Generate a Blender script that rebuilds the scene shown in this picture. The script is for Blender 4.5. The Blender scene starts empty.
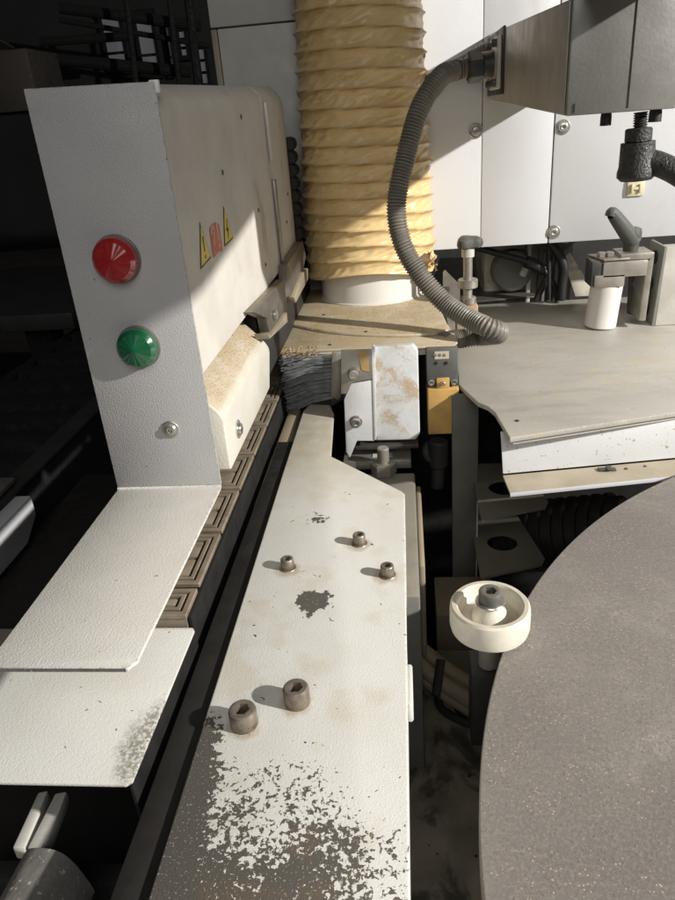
import bpy, bmesh, math, random
from mathutils import Vector, Matrix, noise
random.seed(7)
PI = math.pi
S = bpy.context.scene
COL = S.collection

# ------------------------------------------------------------------ camera
RX = Vector((0.9941, -0.0317, -0.1042)); RY = Vector((0.0801, -0.4355, 0.8966)); RZ = Vector((-0.0738, -0.8996, -0.4304))
def _ray(px, py):
    d = Vector((px-337.5, py-450.0, 700.0))
    return Vector((RX.dot(d), RY.dot(d), RZ.dot(d)))
def at(px, py, x=None, y=None, z=None):
    r = _ray(px, py)
    t = x/r.x if x is not None else (y/r.y if y is not None else z/r.z)
    return r*t
cam = bpy.data.cameras.new('camera'); camo = bpy.data.objects.new('camera', cam); COL.objects.link(camo)
M = Matrix(((RX[0], -RX[1], -RX[2]), (RY[0], -RY[1], -RY[2]), (RZ[0], -RZ[1], -RZ[2])))
camo.matrix_world = M.to_4x4()
cam.sensor_fit = 'HORIZONTAL'; cam.sensor_width = 36; cam.lens = 36*700/675
cam.clip_start = 0.01; cam.clip_end = 60
S.camera = camo

# ------------------------------------------------------------------ light
W = bpy.data.worlds.new('World'); S.world = W; W.use_nodes = True
W.node_tree.nodes['Background'].inputs[0].default_value = (0.92, 0.92, 0.92, 1)
W.node_tree.nodes['Background'].inputs[1].default_value = 0.035
LDIR = Vector((0.80, -0.36, 0.39)).normalized()
def lamp(name, kind, loc, target, energy, size, color, size_y=None):
    l = bpy.data.lights.new(name, kind); o = bpy.data.objects.new(name, l); COL.objects.link(o)
    o.location = loc; o.rotation_euler = (Vector(target)-Vector(loc)).to_track_quat('-Z', 'Y').to_euler()
    l.energy = energy; l.color = color
    if kind == 'AREA':
        l.shape = 'RECTANGLE'; l.size = size; l.size_y = size_y or size
    else: l.shadow_soft_size = size
    return o
lamp('work_lamp', 'POINT', Vector((0, 0.7, -0.15))+LDIR*3.0, (0, .7, -.15), 610, 0.040, (1.0, 0.962, 0.90))
lamp('fill_lamp', 'AREA', (0.25, -1.5, 1.15), (0, .8, -.15), 20.0, 1.5, (1.0, 0.98, 0.95))  # added fill behind the camera, no ceiling lamp; brightens the shaded faces
S.view_settings.view_transform = 'Standard'; S.view_settings.look = 'None'
S.view_settings.exposure = 0.0; S.view_settings.gamma = 1
S.view_settings.use_curve_mapping = False
S.render.engine = 'CYCLES'

# ------------------------------------------------------------------ materials
class NT:
    def __init__(s, name):
        s.m = bpy.data.materials.new(name); s.m.use_nodes = True; s.t = s.m.node_tree
        s.b = s.t.nodes['Principled BSDF']; s.pos = None
    def n(s, typ, **k):
        o = s.t.nodes.new(typ)
        for a, v in k.items(): setattr(o, a, v)
        return o
    def l(s, a, b): s.t.links.new(a, b)
    def P(s):
        if s.pos is None: s.pos = s.n('ShaderNodeNewGeometry').outputs['Position']
        return s.pos
    def noise(s, scale, detail=3, rough=.55, dist=0, vec=None, out='Fac'):
        q = s.n('ShaderNodeTexNoise'); q.inputs['Scale'].default_value = scale; q.inputs['Detail'].default_value = detail
        q.inputs['Roughness'].default_value = rough; q.inputs['Distortion'].default_value = dist
        s.l(vec or s.P(), q.inputs['Vector']); return q.outputs[out]
    def step(s, v, lo, hi, a=0, b=1):
        q = s.n('ShaderNodeMapRange'); q.interpolation_type = 'SMOOTHSTEP'
        for i, x in zip((1, 2, 3, 4), (lo, hi, a, b)): q.inputs[i].default_value = x
        s.l(v, q.inputs[0]); return q.outputs[0]
    def m(s): pass
    def math(s, op, a, b=None, c=None):
        q = s.n('ShaderNodeMath', operation=op)
        for i, x in enumerate((a, b, c)):
            if x is None: continue
            if isinstance(x, (int, float)): q.inputs[i].default_value = x
            else: s.l(x, q.inputs[i])
        return q.outputs[0]
    def mix(s, f, a, b):
        q = s.n('ShaderNodeMix', data_type='RGBA')
        if isinstance(f, (int, float)): q.inputs[0].default_value = f
        else: s.l(f, q.inputs[0])
        for i, x in ((6, a), (7, b)):
            if isinstance(x, tuple): q.inputs[i].default_value = (*x, 1)
            else: s.l(x, q.inputs[i])
        return q.outputs[2]
    def xyz(s):
        q = s.n('ShaderNodeSeparateXYZ'); s.l(s.P(), q.inputs[0]); return q.outputs
    def scaled(s, sc, rot=(0, 0, 0)):
        q = s.n('ShaderNodeMapping'); q.inputs['Scale'].default_value = sc; q.inputs['Rotation'].default_value = rot
        s.l(s.P(), q.inputs[0]); return q.outputs[0]
    def bump(s, h, st, dist=.001):
        q = s.n('ShaderNodeBump'); q.inputs['Strength'].default_value = st; q.inputs['Distance'].default_value = dist
        s.l(h, q.inputs['Height'])
        if s.b.inputs['Normal'].is_linked: s.l(s.b.inputs['Normal'].links[0].from_socket, q.inputs['Normal'])
        s.l(q.outputs[0], s.b.inputs['Normal'])
    def set(s, **k):
        for a, v in k.items(): s.b.inputs[a.replace('_', ' ')].default_value = v
    def edge(s, rad=.0012, lo=.90, hi=.985, nscale=220):
        b = s.n('ShaderNodeBevel'); b.samples = 4; b.inputs['Radius'].default_value = rad
        g = s.n('ShaderNodeNewGeometry'); d = s.n('ShaderNodeVectorMath', operation='DOT_PRODUCT')
        s.l(b.outputs[0], d.inputs[0]); s.l(g.outputs['True Normal'], d.inputs[1])
        e = s.step(d.outputs['Value'], hi, lo)
        return s.math('MULTIPLY', e, s.step(s.noise(nscale, 4, .65), .50, .58))
    def up(s):
        g = s.n('ShaderNodeNewGeometry'); q = s.n('ShaderNodeSeparateXYZ'); s.l(g.outputs['Normal'], q.inputs[0]); return q.outputs[2]

MAT = {}
def mat(name, col, rough=.5, metal=0, peel=0, peel_scale=420, mottle=.12, mscale=14, dirt=None, dust=None, specks=None, scr=0, coat=0, wear=None):
    """dirt=(colour, threshold, scale) patches; dust=(colour, amount) settled on upward faces; specks=(colour, threshold, scale)"""
    t = NT(name)
    c = t.mix(t.step(t.noise(mscale, 4), .35, .7), col, tuple(x*(1-mottle) for x in col))
    if dirt:
        c = t.mix(t.step(t.noise(dirt[2], 6, .65, .6), dirt[1], dirt[1]+.14, 0, .8), c, dirt[0])
    if specks:
        c = t.mix(t.step(t.noise(specks[2], 2), specks[1], specks[1]+.03), c, specks[0])
    if dust:
        a = t.math('MULTIPLY', t.step(t.up(), .25, .85), t.step(t.noise(26, 5, .65), .28, .62, .35, 1))
        grain = t.step(t.noise(900, 2), .3, .6, .6, 1)
        c = t.mix(t.math('MULTIPLY', t.math('MULTIPLY', a, grain), dust[1]), c, dust[0])
    if wear: c = t.mix(t.edge(), c, wear)
    t.l(c, t.b.inputs['Base Color'])
    r = t.step(t.noise(60, 4), .3, .7, rough*.85, min(1, rough*1.2)); t.l(r, t.b.inputs['Roughness'])
    t.set(Metallic=metal)
    if coat: t.b.inputs['Coat Weight'].default_value = coat
    if peel: t.bump(t.noise(peel_scale, 2, .5), peel, .0012)
    if scr: t.bump(t.noise(90, 3, .6, vec=t.scaled((1, 9, 1), (0, 0, .3))), scr, .0006)
    MAT[name] = t.m
    return t.m
TAN = (.50, .37, .20)
mat('grey_hood_paint', (.415, .41, .41), .42, peel=.34, peel_scale=850, mottle=.08, specks=((.12, .11, .10), .77, 160), wear=(.16, .15, .13), dirt=((.40, .38, .34), .58, 11))
mat('cream_hood_paint', (.62, .595, .55), .45, peel=.2, mottle=.14, dirt=((.33, .27, .19), .60, 9), specks=((.10, .08, .06), .765, 90))
mat('shelf_paint', (.64, .63, .60), .45, peel=.34, peel_scale=850, mottle=.08, dust=((.52, .45, .34), .30), specks=((.14, .12, .10), .745, 210), wear=(.16, .15, .13))
mat('cover_paint', (.62, .60, .53), .45, peel=.25, peel_scale=500, mottle=.1, dust=((.42, .31, .16), .9), wear=(.3, .27, .2))
mat('panel_paint', (.70, .71, .735), .38, peel=.12, mottle=.05, mscale=5, dirt=((.60, .59, .56), .60, 8), specks=((.35, .34, .33), .80, 60))
mat('cabinet_paint', (.50, .49, .46), .5, peel=.2, mottle=.15)
mat('steel', (.38, .355, .315), .42, .6, mottle=.25, mscale=40, scr=.3, dirt=((.22, .17, .11), .58, 40))
mat('dark_steel', (.10, .098, .095), .45, .6, mottle=.3, mscale=50, dust=((.30, .25, .18), .35), scr=.2)
mat('screw_steel', (.30, .255, .21), .42, .6, mottle=.35, mscale=160, dirt=((.16, .09, .05), .55, 120))
mat('bright_screw', (.62, .60, .56), .30, .9, mottle=.2, mscale=120)
mat('beam_grey', (.27, .265, .25), .42, .25, peel=.12, mottle=.12)
mat('black_plastic', (.018, .018, .019), .5, mottle=.2, dust=((.25, .20, .14), .10))
mat('black_paint', (.006, .006, .0065), .6, mottle=.2, peel=.2, peel_scale=200, specks=((.25, .25, .24), .80, 70))
mat('pit_black', (.007, .006, .0055), .75, mottle=.4, dust=((.05, .04, .03), .12))  # very low albedo puts the dark of the pits into the colour
mat('charcoal', (.030, .029, .028), .6, mottle=.3)
mat('machine_grey', (.22, .22, .195), .5, mottle=.25, peel=.15, dust=((.32, .27, .19), .5), dirt=((.11, .09, .07), .56, 12))
mat('under_tan', (.30, .26, .19), .6, mottle=.3, dust=((.40, .31, .19), .6))
mat('white_nylon', (.74, .70, .60), .35, mottle=.14, mscale=60, dust=((.42, .32, .17), .45))
mat('white_plastic', (.70, .69, .66), .4, mottle=.06, dust=((.5, .4, .25), .2))
mat('beige_pad', (.24, .195, .15), .5, mottle=.35, mscale=60, dust=((.38, .31, .21), .28), dirt=((.10, .08, .06), .54, 40))
mat('pad_groove', (.05, .042, .035), .7, mottle=.2)
mat('lamp_base', (.12, .11, .10), .5)
mat('yellow_switch', (.60, .37, .12), .42, mottle=.2, mscale=60, dirt=((.50, .36, .19), .52, 70))
mat('switch_grey', (.15, .15, .145), .5, .3, mottle=.25, mscale=60, dust=((.35, .28, .19), .4))
mat('bristle', (.24, .25, .26), .38, mottle=.4, mscale=120)
mat('lever_grey', (.075, .077, .07), .5, mottle=.3, peel=.3, dust=((.30, .27, .20), .30))
mat('crinkle_black', (.055, .053, .05), .5, peel=1.0, peel_scale=500, mottle=.4, mscale=200)
mat('plate_dust', (.60, .54, .42), .6, mottle=.15, dust=((.43, .33, .18), .85), specks=((.13, .09, .05), .71, 150), dirt=((.40, .30, .17), .55, 30), peel=.3, peel_scale=800)
mat('light_metal', (.66, .64, .59), .45, .15, mottle=.2, mscale=30, scr=.5)
mat('lip_white', (.66, .67, .68), .42, mottle=.06, specks=((.42, .33, .20), .665, 260), peel=.1)
mat('lip_dust', (.50, .45, .36), .6, mottle=.25, mscale=25, dirt=((.34, .29, .21), .52, 30), dust=((.50, .42, .29), .5), specks=((.2, .15, .09), .74, 120))
mat('sticker_yellow', (.75, .58, .05), .4, mottle=.1)
mat('sticker_black', (.02, .02, .02), .5)
mat('sticker_red', (.55, .07, .05), .4, mottle=.1)
mat('sticker_white', (.75, .72, .66), .5)
mat('wood_dust', (.55, .36, .19), .9, mottle=.5, mscale=300)
mat('floor_concrete', (.17, .155, .13), .8, mottle=.35, mscale=8, dirt=((.07, .06, .05), .55, 6))
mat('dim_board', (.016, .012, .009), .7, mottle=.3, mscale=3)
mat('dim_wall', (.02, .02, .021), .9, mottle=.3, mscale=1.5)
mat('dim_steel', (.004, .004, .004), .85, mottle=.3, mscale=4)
mat('clear_clip', (.66, .60, .42), .35, mottle=.15, mscale=200)

mat('worn_metal', (.20, .19, .175), .55, .2, mottle=.3, mscale=60, specks=((.42, .40, .36), .66, 330), peel=.3)
def window_glow():
    t = NT('window_glow'); t.b.inputs['Base Color'].default_value = (.05, .06, .07, 1)
    c = t.mix(t.noise(1.2, 3), (.02, .02, .022), (.10, .103, .107)); t.l(c, t.b.inputs['Emission Color'])
    t.b.inputs['Emission Strength'].default_value = .9; MAT['window_glow'] = t.m
window_glow()

def arm_paint():
    t = NT('arm_paint'); X = t.xyz()
    c = t.mix(t.step(t.noise(12, 4), .35, .7), (.66, .655, .62), (.61, .60, .55))
    # settled tan dust towards the far neck and round the screws
    c = t.mix(t.math('MULTIPLY', t.step(X[1], .52, .72), t.step(t.noise(60, 5, .7), .3, .6, .3, .75)), c, (.47, .41, .28))
    c = t.mix(t.math('MULTIPLY', t.step(t.noise(30, 4), .5, .68), .30), c, (.50, .40, .26))
    # wear: threshold of the noise falls towards the near end and along the left edge
    wear = t.step(X[1], .335, .185)                       # 0 far, 1 near
    left = t.step(t.math('ADD', X[0], t.math('MULTIPLY', t.noise(45, 4), .016)), -.096, -.116)
    near = t.step(X[1], .325, .275)
    left = t.math('MULTIPLY', left, near)
    right = t.step(X[0], -.055, -.015)
    amt = t.math('SUBTRACT', t.math('MULTIPLY', wear, .30), t.math('MULTIPLY', right, .12))
    amt = t.math('ADD', amt, t.math('MULTIPLY', left, .30))
    n = t.math('ADD', t.math('MULTIPLY', t.noise(370, 3, .6, .4), .62), t.math('MULTIPLY', t.noise(46, 4, .6, .5), .38))
    chip = t.step(t.math('ADD', n, amt), .716, .728)
    tiny = t.step(t.noise(150, 2, .5, 1.0), .735, .75)
    # bare splash between the screws
    P0 = at(313, 602, z=-.32)
    dx = t.math('SUBTRACT', X[0], P0.x); dy = t.math('MULTIPLY', t.math('SUBTRACT', X[1], P0.y), .85)
    r = t.math('SQRT', t.math('ADD', t.math('MULTIPLY', dx, dx), t.math('MULTIPLY', dy, dy)))
    r = t.math('ADD', r, t.math('MULTIPLY', t.math('SUBTRACT', t.noise(130, 4, .6), .5), .030))
    splash = t.step(r, .0125, .0117)
    P1 = at(318, 520, z=-.32)
    dx = t.math('MULTIPLY', t.math('SUBTRACT', X[0], P1.x), 1.0); dy = t.math('MULTIPLY', t.math('SUBTRACT', X[1], P1.y), .6)
    r2 = t.math('SQRT', t.math('ADD', t.math('MULTIPLY', dx, dx), t.math('MULTIPLY', dy, dy)))
    r2 = t.math('ADD', r2, t.math('MULTIPLY', t.math('SUBTRACT', t.noise(170, 3, .6), .5), .05))
    splash = t.math('MAXIMUM', splash, t.step(r2, .0025, .0018))
    m = t.math('MAXIMUM', t.math('MAXIMUM', chip, tiny), splash)
    m = t.math('MAXIMUM', m, t.edge())
    for sx, sy, sr in ((288, 568, .013), (359.5, 543.5, .013), (387.5, 575, .013), (244.5, 724, .013), (297.5, 702, .013)):
        q = at(sx, sy, z=-.32)
        ax = t.math('SUBTRACT', X[0], q.x-.0005); ay = t.math('SUBTRACT', X[1], q.y-.0012)
        rr_ = t.math('SQRT', t.math('ADD', t.math('MULTIPLY', ax, ax), t.math('MULTIPLY', ay, ay)))
        rr_ = t.math('ADD', rr_, t.math('MULTIPLY', t.math('SUBTRACT', t.noise(110, 4), .5), .010))
        c = t.mix(t.step(rr_, sr*.95, sr*.55, 0, .55), c, (.36, .27, .15))
    bare = t.mix(t.math('MULTIPLY', t.step(t.noise(32, 3), .46, .6), t.math('MULTIPLY', t.step(X[1], .30, .25), t.step(X[0], -.112, -.098))), (.098, .090, .078), (.120, .095, .072))
    bare = t.mix(t.step(t.noise(700, 2), .62, .70), bare, (.36, .34, .30))
    t.l(t.mix(m, c, bare), t.b.inputs['Base Color'])
    t.l(t.math('ADD', t.math('MULTIPLY', m, .12), .42), t.b.inputs['Roughness'])
    t.bump(t.noise(800, 2), .24, .0012)
    t.bump(t.math('SUBTRACT', 1.0, m), .6, .0006)
    MAT['arm_paint'] = t.m
arm_paint()

def low_plate_paint():
    t = NT('low_plate_paint'); X = t.xyz()
    c = t.mix(t.step(t.noise(10, 4), .35, .7), (.63, .625, .595), (.58, .57, .52))
    P0 = at(148, 738, z=-.31)
    dx = t.math('MULTIPLY', t.math('SUBTRACT', X[0], P0.x+.006), 1.5); dy = t.math('SUBTRACT', X[1], P0.y-.003)
    r = t.math('SQRT', t.math('ADD', t.math('MULTIPLY', dx, dx), t.math('MULTIPLY', dy, dy)))
    r = t.math('ADD', r, t.math('MULTIPLY', t.math('SUBTRACT', t.noise(90, 5, .7), .5), .035))
    s1 = t.math('MULTIPLY', t.step(r, .040, .018, 0, .85), t.step(t.noise(420, 3, .7), .36, .58, .12, 1))
    s2 = t.step(t.math('ADD', X[0], t.math('MULTIPLY', t.noise(60, 4), .02)), -.262, -.268)
    m = t.math('MAXIMUM', s1, t.math('MULTIPLY', s2, .85))
    m = t.math('MAXIMUM', m, t.step(t.noise(170, 2, .5, .5), .735, .75))
    t.l(t.mix(m, c, (.17, .155, .12)), t.b.inputs['Base Color']); t.set(Roughness=.45)
    t.bump(t.noise(850, 2), .30, .0012); MAT['low_plate_paint'] = t.m
low_plate_paint()

def rust_plate():
    t = NT('rusty_white'); X = t.xyz()
    c = t.mix(t.step(t.noise(25, 4), .35, .7), (.66, .67, .68), (.56, .57, .57))
    n = t.noise(30, 6, .72, .4)
    Pc = at(385, 392, y=.757)
    dx = t.math('SUBTRACT', X[0], Pc.x); dz = t.math('MULTIPLY', t.math('SUBTRACT', X[2], Pc.z), .62)
    rr_ = t.math('SQRT', t.math('ADD', t.math('MULTIPLY', dx, dx), t.math('MULTIPLY', dz, dz)))
    w = t.step(rr_, .048, .004, 0, .12)
    grain = t.math('MULTIPLY', t.step(t.noise(800, 2), .35, .65), .07)
    m = t.step(t.math('ADD', t.math('ADD', n, w), grain), .60, .78, 0, .8)
    c = t.mix(m, c, (.43, .29, .14))
    c = t.mix(t.step(t.math('ADD', t.noise(140, 4, .7), w), .74, .80, 0, .8), c, (.26, .16, .08))
    c = t.mix(t.edge(nscale=300), c, (.30, .20, .11))
    t.l(c, t.b.inputs['Base Color']); t.set(Roughness=.5); t.bump(n, .3, .002); MAT['rusty_white'] = t.m
rust_plate()

def disc_mat():
    t = NT('disc_board')
    c = t.mix(t.step(t.noise(5, 5, .6), .3, .7), (.225, .204, .185), (.178, .160, .145))
    c = t.mix(t.step(t.noise(420, 3, .7), .42, .75, 0, .40), c, (.38, .34, .30))
    c = t.mix(t.math('MULTIPLY', t.step(t.noise(9, 6, .7, .8), .50, .68, 0, .45), t.step(t.noise(500, 2), .35, .6)), c, (.42, .38, .33))
    for sc_, d0, d1, n0, n1, st in ((330, .22, .10, .42, .58, .7), (150, .10, .05, .50, .62, .8)):
        v = t.n('ShaderNodeTexVoronoi'); v.inputs['Scale'].default_value = sc_; t.l(t.P(), v.inputs['Vector'])
        k = t.math('MULTIPLY', t.step(v.outputs['Distance'], d0, d1), t.step(t.noise(38, 4), n0, n1))
        c = t.mix(t.math('MULTIPLY', k, st), c, (.56, .49, .40))
    sc = t.step(t.noise(120, 2, .5, 1.6), .70, .72)
    c = t.mix(t.math('MULTIPLY', sc, .16), c, (.5, .45, .38))
    s2 = t.math('MULTIPLY', t.step(t.noise(55, 4, .6, .3, vec=t.scaled((1, 14, 1), (0, 0, .9))), .64, .70), t.step(t.noise(7, 3), .5, .62))
    c = t.mix(t.math('MULTIPLY', s2, .30), c, (.46, .42, .37))
    c = t.mix(t.step(t.noise(700, 2), .60, .68, 0, .5), c, (.12, .10, .09))
    t.l(c, t.b.inputs['Base Color']); t.set(Roughness=.5)
    t.bump(t.noise(700, 3, .7), .35, .0008); MAT['disc_board'] = t.m
disc_mat()

def table_mat():
    t = NT('table_steel')
    c = t.mix(t.step(t.noise(6, 5, .6, .4), .3, .7), (.50, .485, .445), (.58, .555, .49))
    c = t.mix(t.step(t.noise(9, 6, .7, .8, vec=t.scaled((1, 3.2, 1), (0, 0, .35))), .48, .66, 0, .4), c, (.36, .345, .31))
    c = t.mix(t.step(t.noise(22, 6, .7), .52, .7, 0, .6), c, (.56, .48, .33))
    c = t.mix(t.step(t.noise(420, 2), .62, .68, 0, .55), c, (.72, .65, .50))
    c = t.mix(t.step(t.noise(90, 3), .68, .70, 0, .5), c, (.70, .66, .58))
    c = t.mix(t.step(t.noise(75, 4, .65, .2, vec=t.scaled((1, 16, 1), (0, 0, .8))), .60, .68, 0, .28), c, (.25, .24, .22))
    c = t.mix(t.step(t.noise(900, 2), .56, .64, 0, .35), c, (.28, .26, .22))
    X = t.xyz()
    e = t.math('ADD', t.math('SUBTRACT', X[1], t.math('MULTIPLY', X[0], .27)), t.math('MULTIPLY', t.noise(40, 3), .02))
    t.l(c, t.b.inputs['Base Color']); t.set(Metallic=.05)
    t.l(t.step(t.noise(14, 5, .7), .3, .7, .36, .62), t.b.inputs['Roughness'])
    t.bump(t.noise(120, 4, .6, vec=t.scaled((1, 5, 1), (0, 0, .5))), .12, .0006); MAT['table_steel'] = t.m
table_mat()

def hose_mat():
    t = NT('hose_skin')
    c = t.mix(t.step(t.noise(16, 4), .3, .7), (.74, .56, .29), (.66, .48, .23))
    c = t.mix(t.step(t.noise(60, 4, .6, vec=t.scaled((1, 1, 3))), .5, .72, 0, .5), c, (.79, .64, .38))
    a = t.n('ShaderNodeAttribute', attribute_name='ridge')
    c = t.mix(t.math('MULTIPLY', a.outputs['Fac'], .9), c, (.30, .16, .06))
    t.l(c, t.b.inputs['Base Color']); t.set(Roughness=.36)
    t.b.inputs['Subsurface Weight'].default_value = .22; t.b.inputs['Subsurface Radius'].default_value = (.01, .005, .002)
    t.bump(t.noise(150, 3), .15, .001); MAT['hose_skin'] = t.m
hose_mat()
def conduit_mat():
    t = NT('conduit_skin')
    a = t.n('ShaderNodeAttribute', attribute_name='ridge')
    c = t.mix(t.step(t.noise(50, 4), .35, .65), (.085, .08, .072), (.14, .125, .10))
    c = t.mix(t.math('MULTIPLY', a.outputs['Fac'], .6), c, (.28, .26, .22))
    t.l(c, t.b.inputs['Base Color']); t.set(Roughness=.45); MAT['conduit_skin'] = t.m
conduit_mat()
def lens_mat(name, col):
    t = NT(name); t.b.inputs['Base Color'].default_value = (*col, 1); t.set(Roughness=.22)
    t.b.inputs['Coat Weight'].default_value = .8; t.b.inputs['Coat Roughness'].default_value = .12
    c = t.mix(t.step(t.noise(90, 4), .45, .75, 0, .35), col, tuple(min(1, x+.05) for x in col)); t.l(c, t.b.inputs['Base Color'])
    t.b.inputs['Subsurface Weight'].default_value = .1; MAT[name] = t.m
lens_mat('red_lens', (.30, .012, .012)); lens_mat('green_lens', (.006, .085, .035))

# ------------------------------------------------------------------ mesh helpers
def nb(): return bmesh.new()
def merge(*bms):
    out = bms[0]
    for b in bms[1:]:
        me = bpy.data.meshes.new('tmp'); b.to_mesh(me); out.from_mesh(me); bpy.data.meshes.remove(me); b.free()
    return out
def box(x0, x1, y0, y1, z0, z1, bev=0, seg=2):
    bm = nb(); bmesh.ops.create_cube(bm, size=1)
    for v in bm.verts:
        v.co = Vector((x0 if v.co.x < 0 else x1, y0 if v.co.y < 0 else y1, z0 if v.co.z < 0 else z1))
    if bev: bmesh.ops.bevel(bm, geom=bm.edges[:], offset=bev, segments=seg, affect='EDGES', profile=.5)
    return bm
def prism(loops, d, bev=0, seg=2):
    """loops: outer polygon (3D points) then holes; extruded by vector d."""
    bm = nb(); edges = []
    if len(loops) and not isinstance(loops[0], (list,)): loops = [loops]
    for lp in loops:
        vs = [bm.verts.new(p) for p in lp]
        edges += [bm.edges.new((vs[i], vs[(i+1) % len(vs)])) for i in range(len(vs))]
    if len(loops) == 1: bm.faces.new(bm.verts[:])
    else: bmesh.ops.triangle_fill(bm, use_beauty=True, use_dissolve=False, edges=edges)
    r = bmesh.ops.extrude_face_region(bm, geom=bm.faces[:])
    bmesh.ops.translate(bm, verts=[g for g in r['geom'] if isinstance(g, bmesh.types.BMVert)], vec=d)
    bmesh.ops.recalc_face_normals(bm, faces=bm.faces[:])
    if bev:
        es = [e for e in bm.edges if len(e.link_faces) == 2 and e.calc_face_angle() > .35]
        bmesh.ops.bevel(bm, geom=es, offset=bev, segments=seg, affect='EDGES', profile=.5)
    return bm
def circ(c, r, n, ax='z', ph=0):
    o = []
    for i in range(n):
        a = 2*PI*i/n+ph; u, v = r*math.cos(a), r*math.sin(a)
        o.append(Vector(c)+Vector({'z': (u, v, 0), 'y': (u, 0, v), 'x': (0, u, v)}[ax]))
    return o
def axis_mat(c, axis):
    q = Vector((0, 0, 1)).rotation_difference(Vector(axis).normalized())
    return Matrix.Translation(c) @ q.to_matrix().to_4x4()
def lathe(prof, c=(0, 0, 0), axis=(0, 0, 1), n=40, shape=None, cap=True):
    """prof: list of (r, h[, hex]) from bottom to top"""
    bm = nb(); rings = []
    for p in prof:
        ring = []
        for i in range(n):
            a = 2*PI*i/n; r = p[0]
            if len(p) > 2 and p[2]:      # hexagon radius
                k = (a % (PI/3))-PI/6; r = p[0]*math.cos(PI/6)/math.cos(k)
            if shape: r = shape(a, p[0], p[1])
            ring.append(bm.verts.new((r*math.cos(a), r*math.sin(a), p[1])))
        rings.append(ring)
    for a, b in zip(rings, rings[1:]):
        for i in range(n):
            bm.faces.new((a[i], a[(i+1) % n], b[(i+1) % n], b[i]))
    if cap:
        bm.faces.new(rings[0][::-1]); bm.faces.new(rings[-1])
    bmesh.ops.transform(bm, matrix=axis_mat(Vector(c), axis), verts=bm.verts)
    return bm
def rod(a, b, r, n=20, bev=0):
    a = Vector(a); b = Vector(b); L = (b-a).length
    if bev: pr = [(r-bev, 0), (r, bev), (r, L-bev), (r-bev, L)]
    else: pr = [(r, 0), (r, L)]
    return lathe(pr, a, b-a, n)
def spline(pts, n):
    pts = [Vector(p) for p in pts]; out = []
    P = [2*pts[0]-pts[1]]+pts+[2*pts[-1]-pts[-2]]
    for i in range(1, len(P)-2):
        for k in range(n):
            t = k/n; a, b, c, d = P[i-1:i+3]
            out.append(.5*((2*b)+(c-a)*t+(2*a-5*b+4*c-d)*t*t+(3*b-a-3*c+d)*t**3))
    out.append(pts[-1]); return out
def resample(pts, step):
    out = [pts[0]]; acc = 0
    for a, b in zip(pts, pts[1:]):
        L = (b-a).length; 
        while acc+L >= step:
            k = (step-acc)/L; a = a.lerp(b, k); out.append(a.copy()); L = (b-a).length; acc = 0
        acc += L
    return out
def tube(pts, rad, n=20, ridge=None):
    """rad(i) per point or a number; ridge(i) -> value written to the attribute 'ridge'"""
    bm = nb(); rings = []; lay = bm.verts.layers.float.new('ridge')
    T = [(pts[min(i+1, len(pts)-1)]-pts[max(i-1, 0)]).normalized() for i in range(len(pts))]
    up = T[0].orthogonal().normalized()
    for i, p in enumerate(pts):
        up = (up-T[i]*up.dot(T[i])).normalized(); w = T[i].cross(up)
        r = rad(i) if callable(rad) else rad; ring = []
        for k in range(n):
            a = 2*PI*k/n; v = bm.verts.new(p+(up*math.cos(a)+w*math.sin(a))*r)
            v[lay] = ridge(i) if ridge else 0; ring.append(v)
        rings.append(ring)
    for a, b in zip(rings, rings[1:]):
        for i in range(n): bm.faces.new((a[i], a[(i+1) % n], b[(i+1) % n], b[i]))
    bm.faces.new(rings[0][::-1]); bm.faces.new(rings[-1]); return bm

def thing(name, label, cat, loc, group=None):
    o = bpy.data.objects.new(name, None); COL.objects.link(o); o.location = loc; o.empty_display_size = .02
    o['label'] = label; o['category'] = cat
    if group: o['group'] = group
    return o
WLOC = {}
def wloc(o):
    p = Vector(o.location)
    while o.parent: o = o.parent; p += o.location
    return p
def obj(name, bm, m, parent=None, smooth=35, label=None, kind=None, origin=None):
    """bm in world coordinates; the mesh is stored relative to its own origin"""
    if origin is None:
        if parent is not None: origin = wloc(parent)
        else:
            xs = [v.co for v in bm.verts]
            origin = Vector((sum(v.x for v in xs)/len(xs), sum(v.y for v in xs)/len(xs), min(v.z for v in xs)))
    origin = Vector(origin)
    bmesh.ops.translate(bm, verts=bm.verts, vec=-origin)
    bmesh.ops.recalc_face_normals(bm, faces=bm.faces[:])
    me = bpy.data.meshes.new(name); bm.to_mesh(me); bm.free()
    me.materials.append(MAT[m])
    if smooth is not None:
        me.shade_smooth()
        try: me.set_sharp_from_angle(angle=math.radians(smooth))
        except Exception: pass
    o = bpy.data.objects.new(name, me); COL.objects.link(o)
    if parent is not None: o.parent = parent; o.location = origin-wloc(parent)
    else: o.location = origin
    if label: o['label'] = label
    if kind: o['kind'] = kind
    return o
def single(o, label, cat, group=None):
    o['label'] = label; o['category'] = cat
    if group: o['group'] = group
    return o
def cap_screw(p, R, H, parent, axis=(0, 0, 1), washer=True, m='screw_steel', wm='screw_steel', name='screw'):
    """socket cap screw standing on point p"""
    p = Vector(p); ax = Vector(axis).normalized(); wt = R*.18 if washer else 0
    prof = [(R*.96, 0), (R, R*.06), (R, H*.86), (R*.95, H*.95), (R*.84, H), (R*.60, H), (R*.56, H*.985, 1), (R*.54, H*.45, 1), (R*.1, H*.40)]
    s = obj(name, lathe(prof, p+ax*wt, ax, 36), m, parent, origin=p)
    if washer:
        obj('washer', lathe([(R*1.28, 0), (R*1.30, wt*.4), (R*1.22, wt), (R*.7, wt)], p, ax, 36), wm, s, origin=p)
    return s
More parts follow.
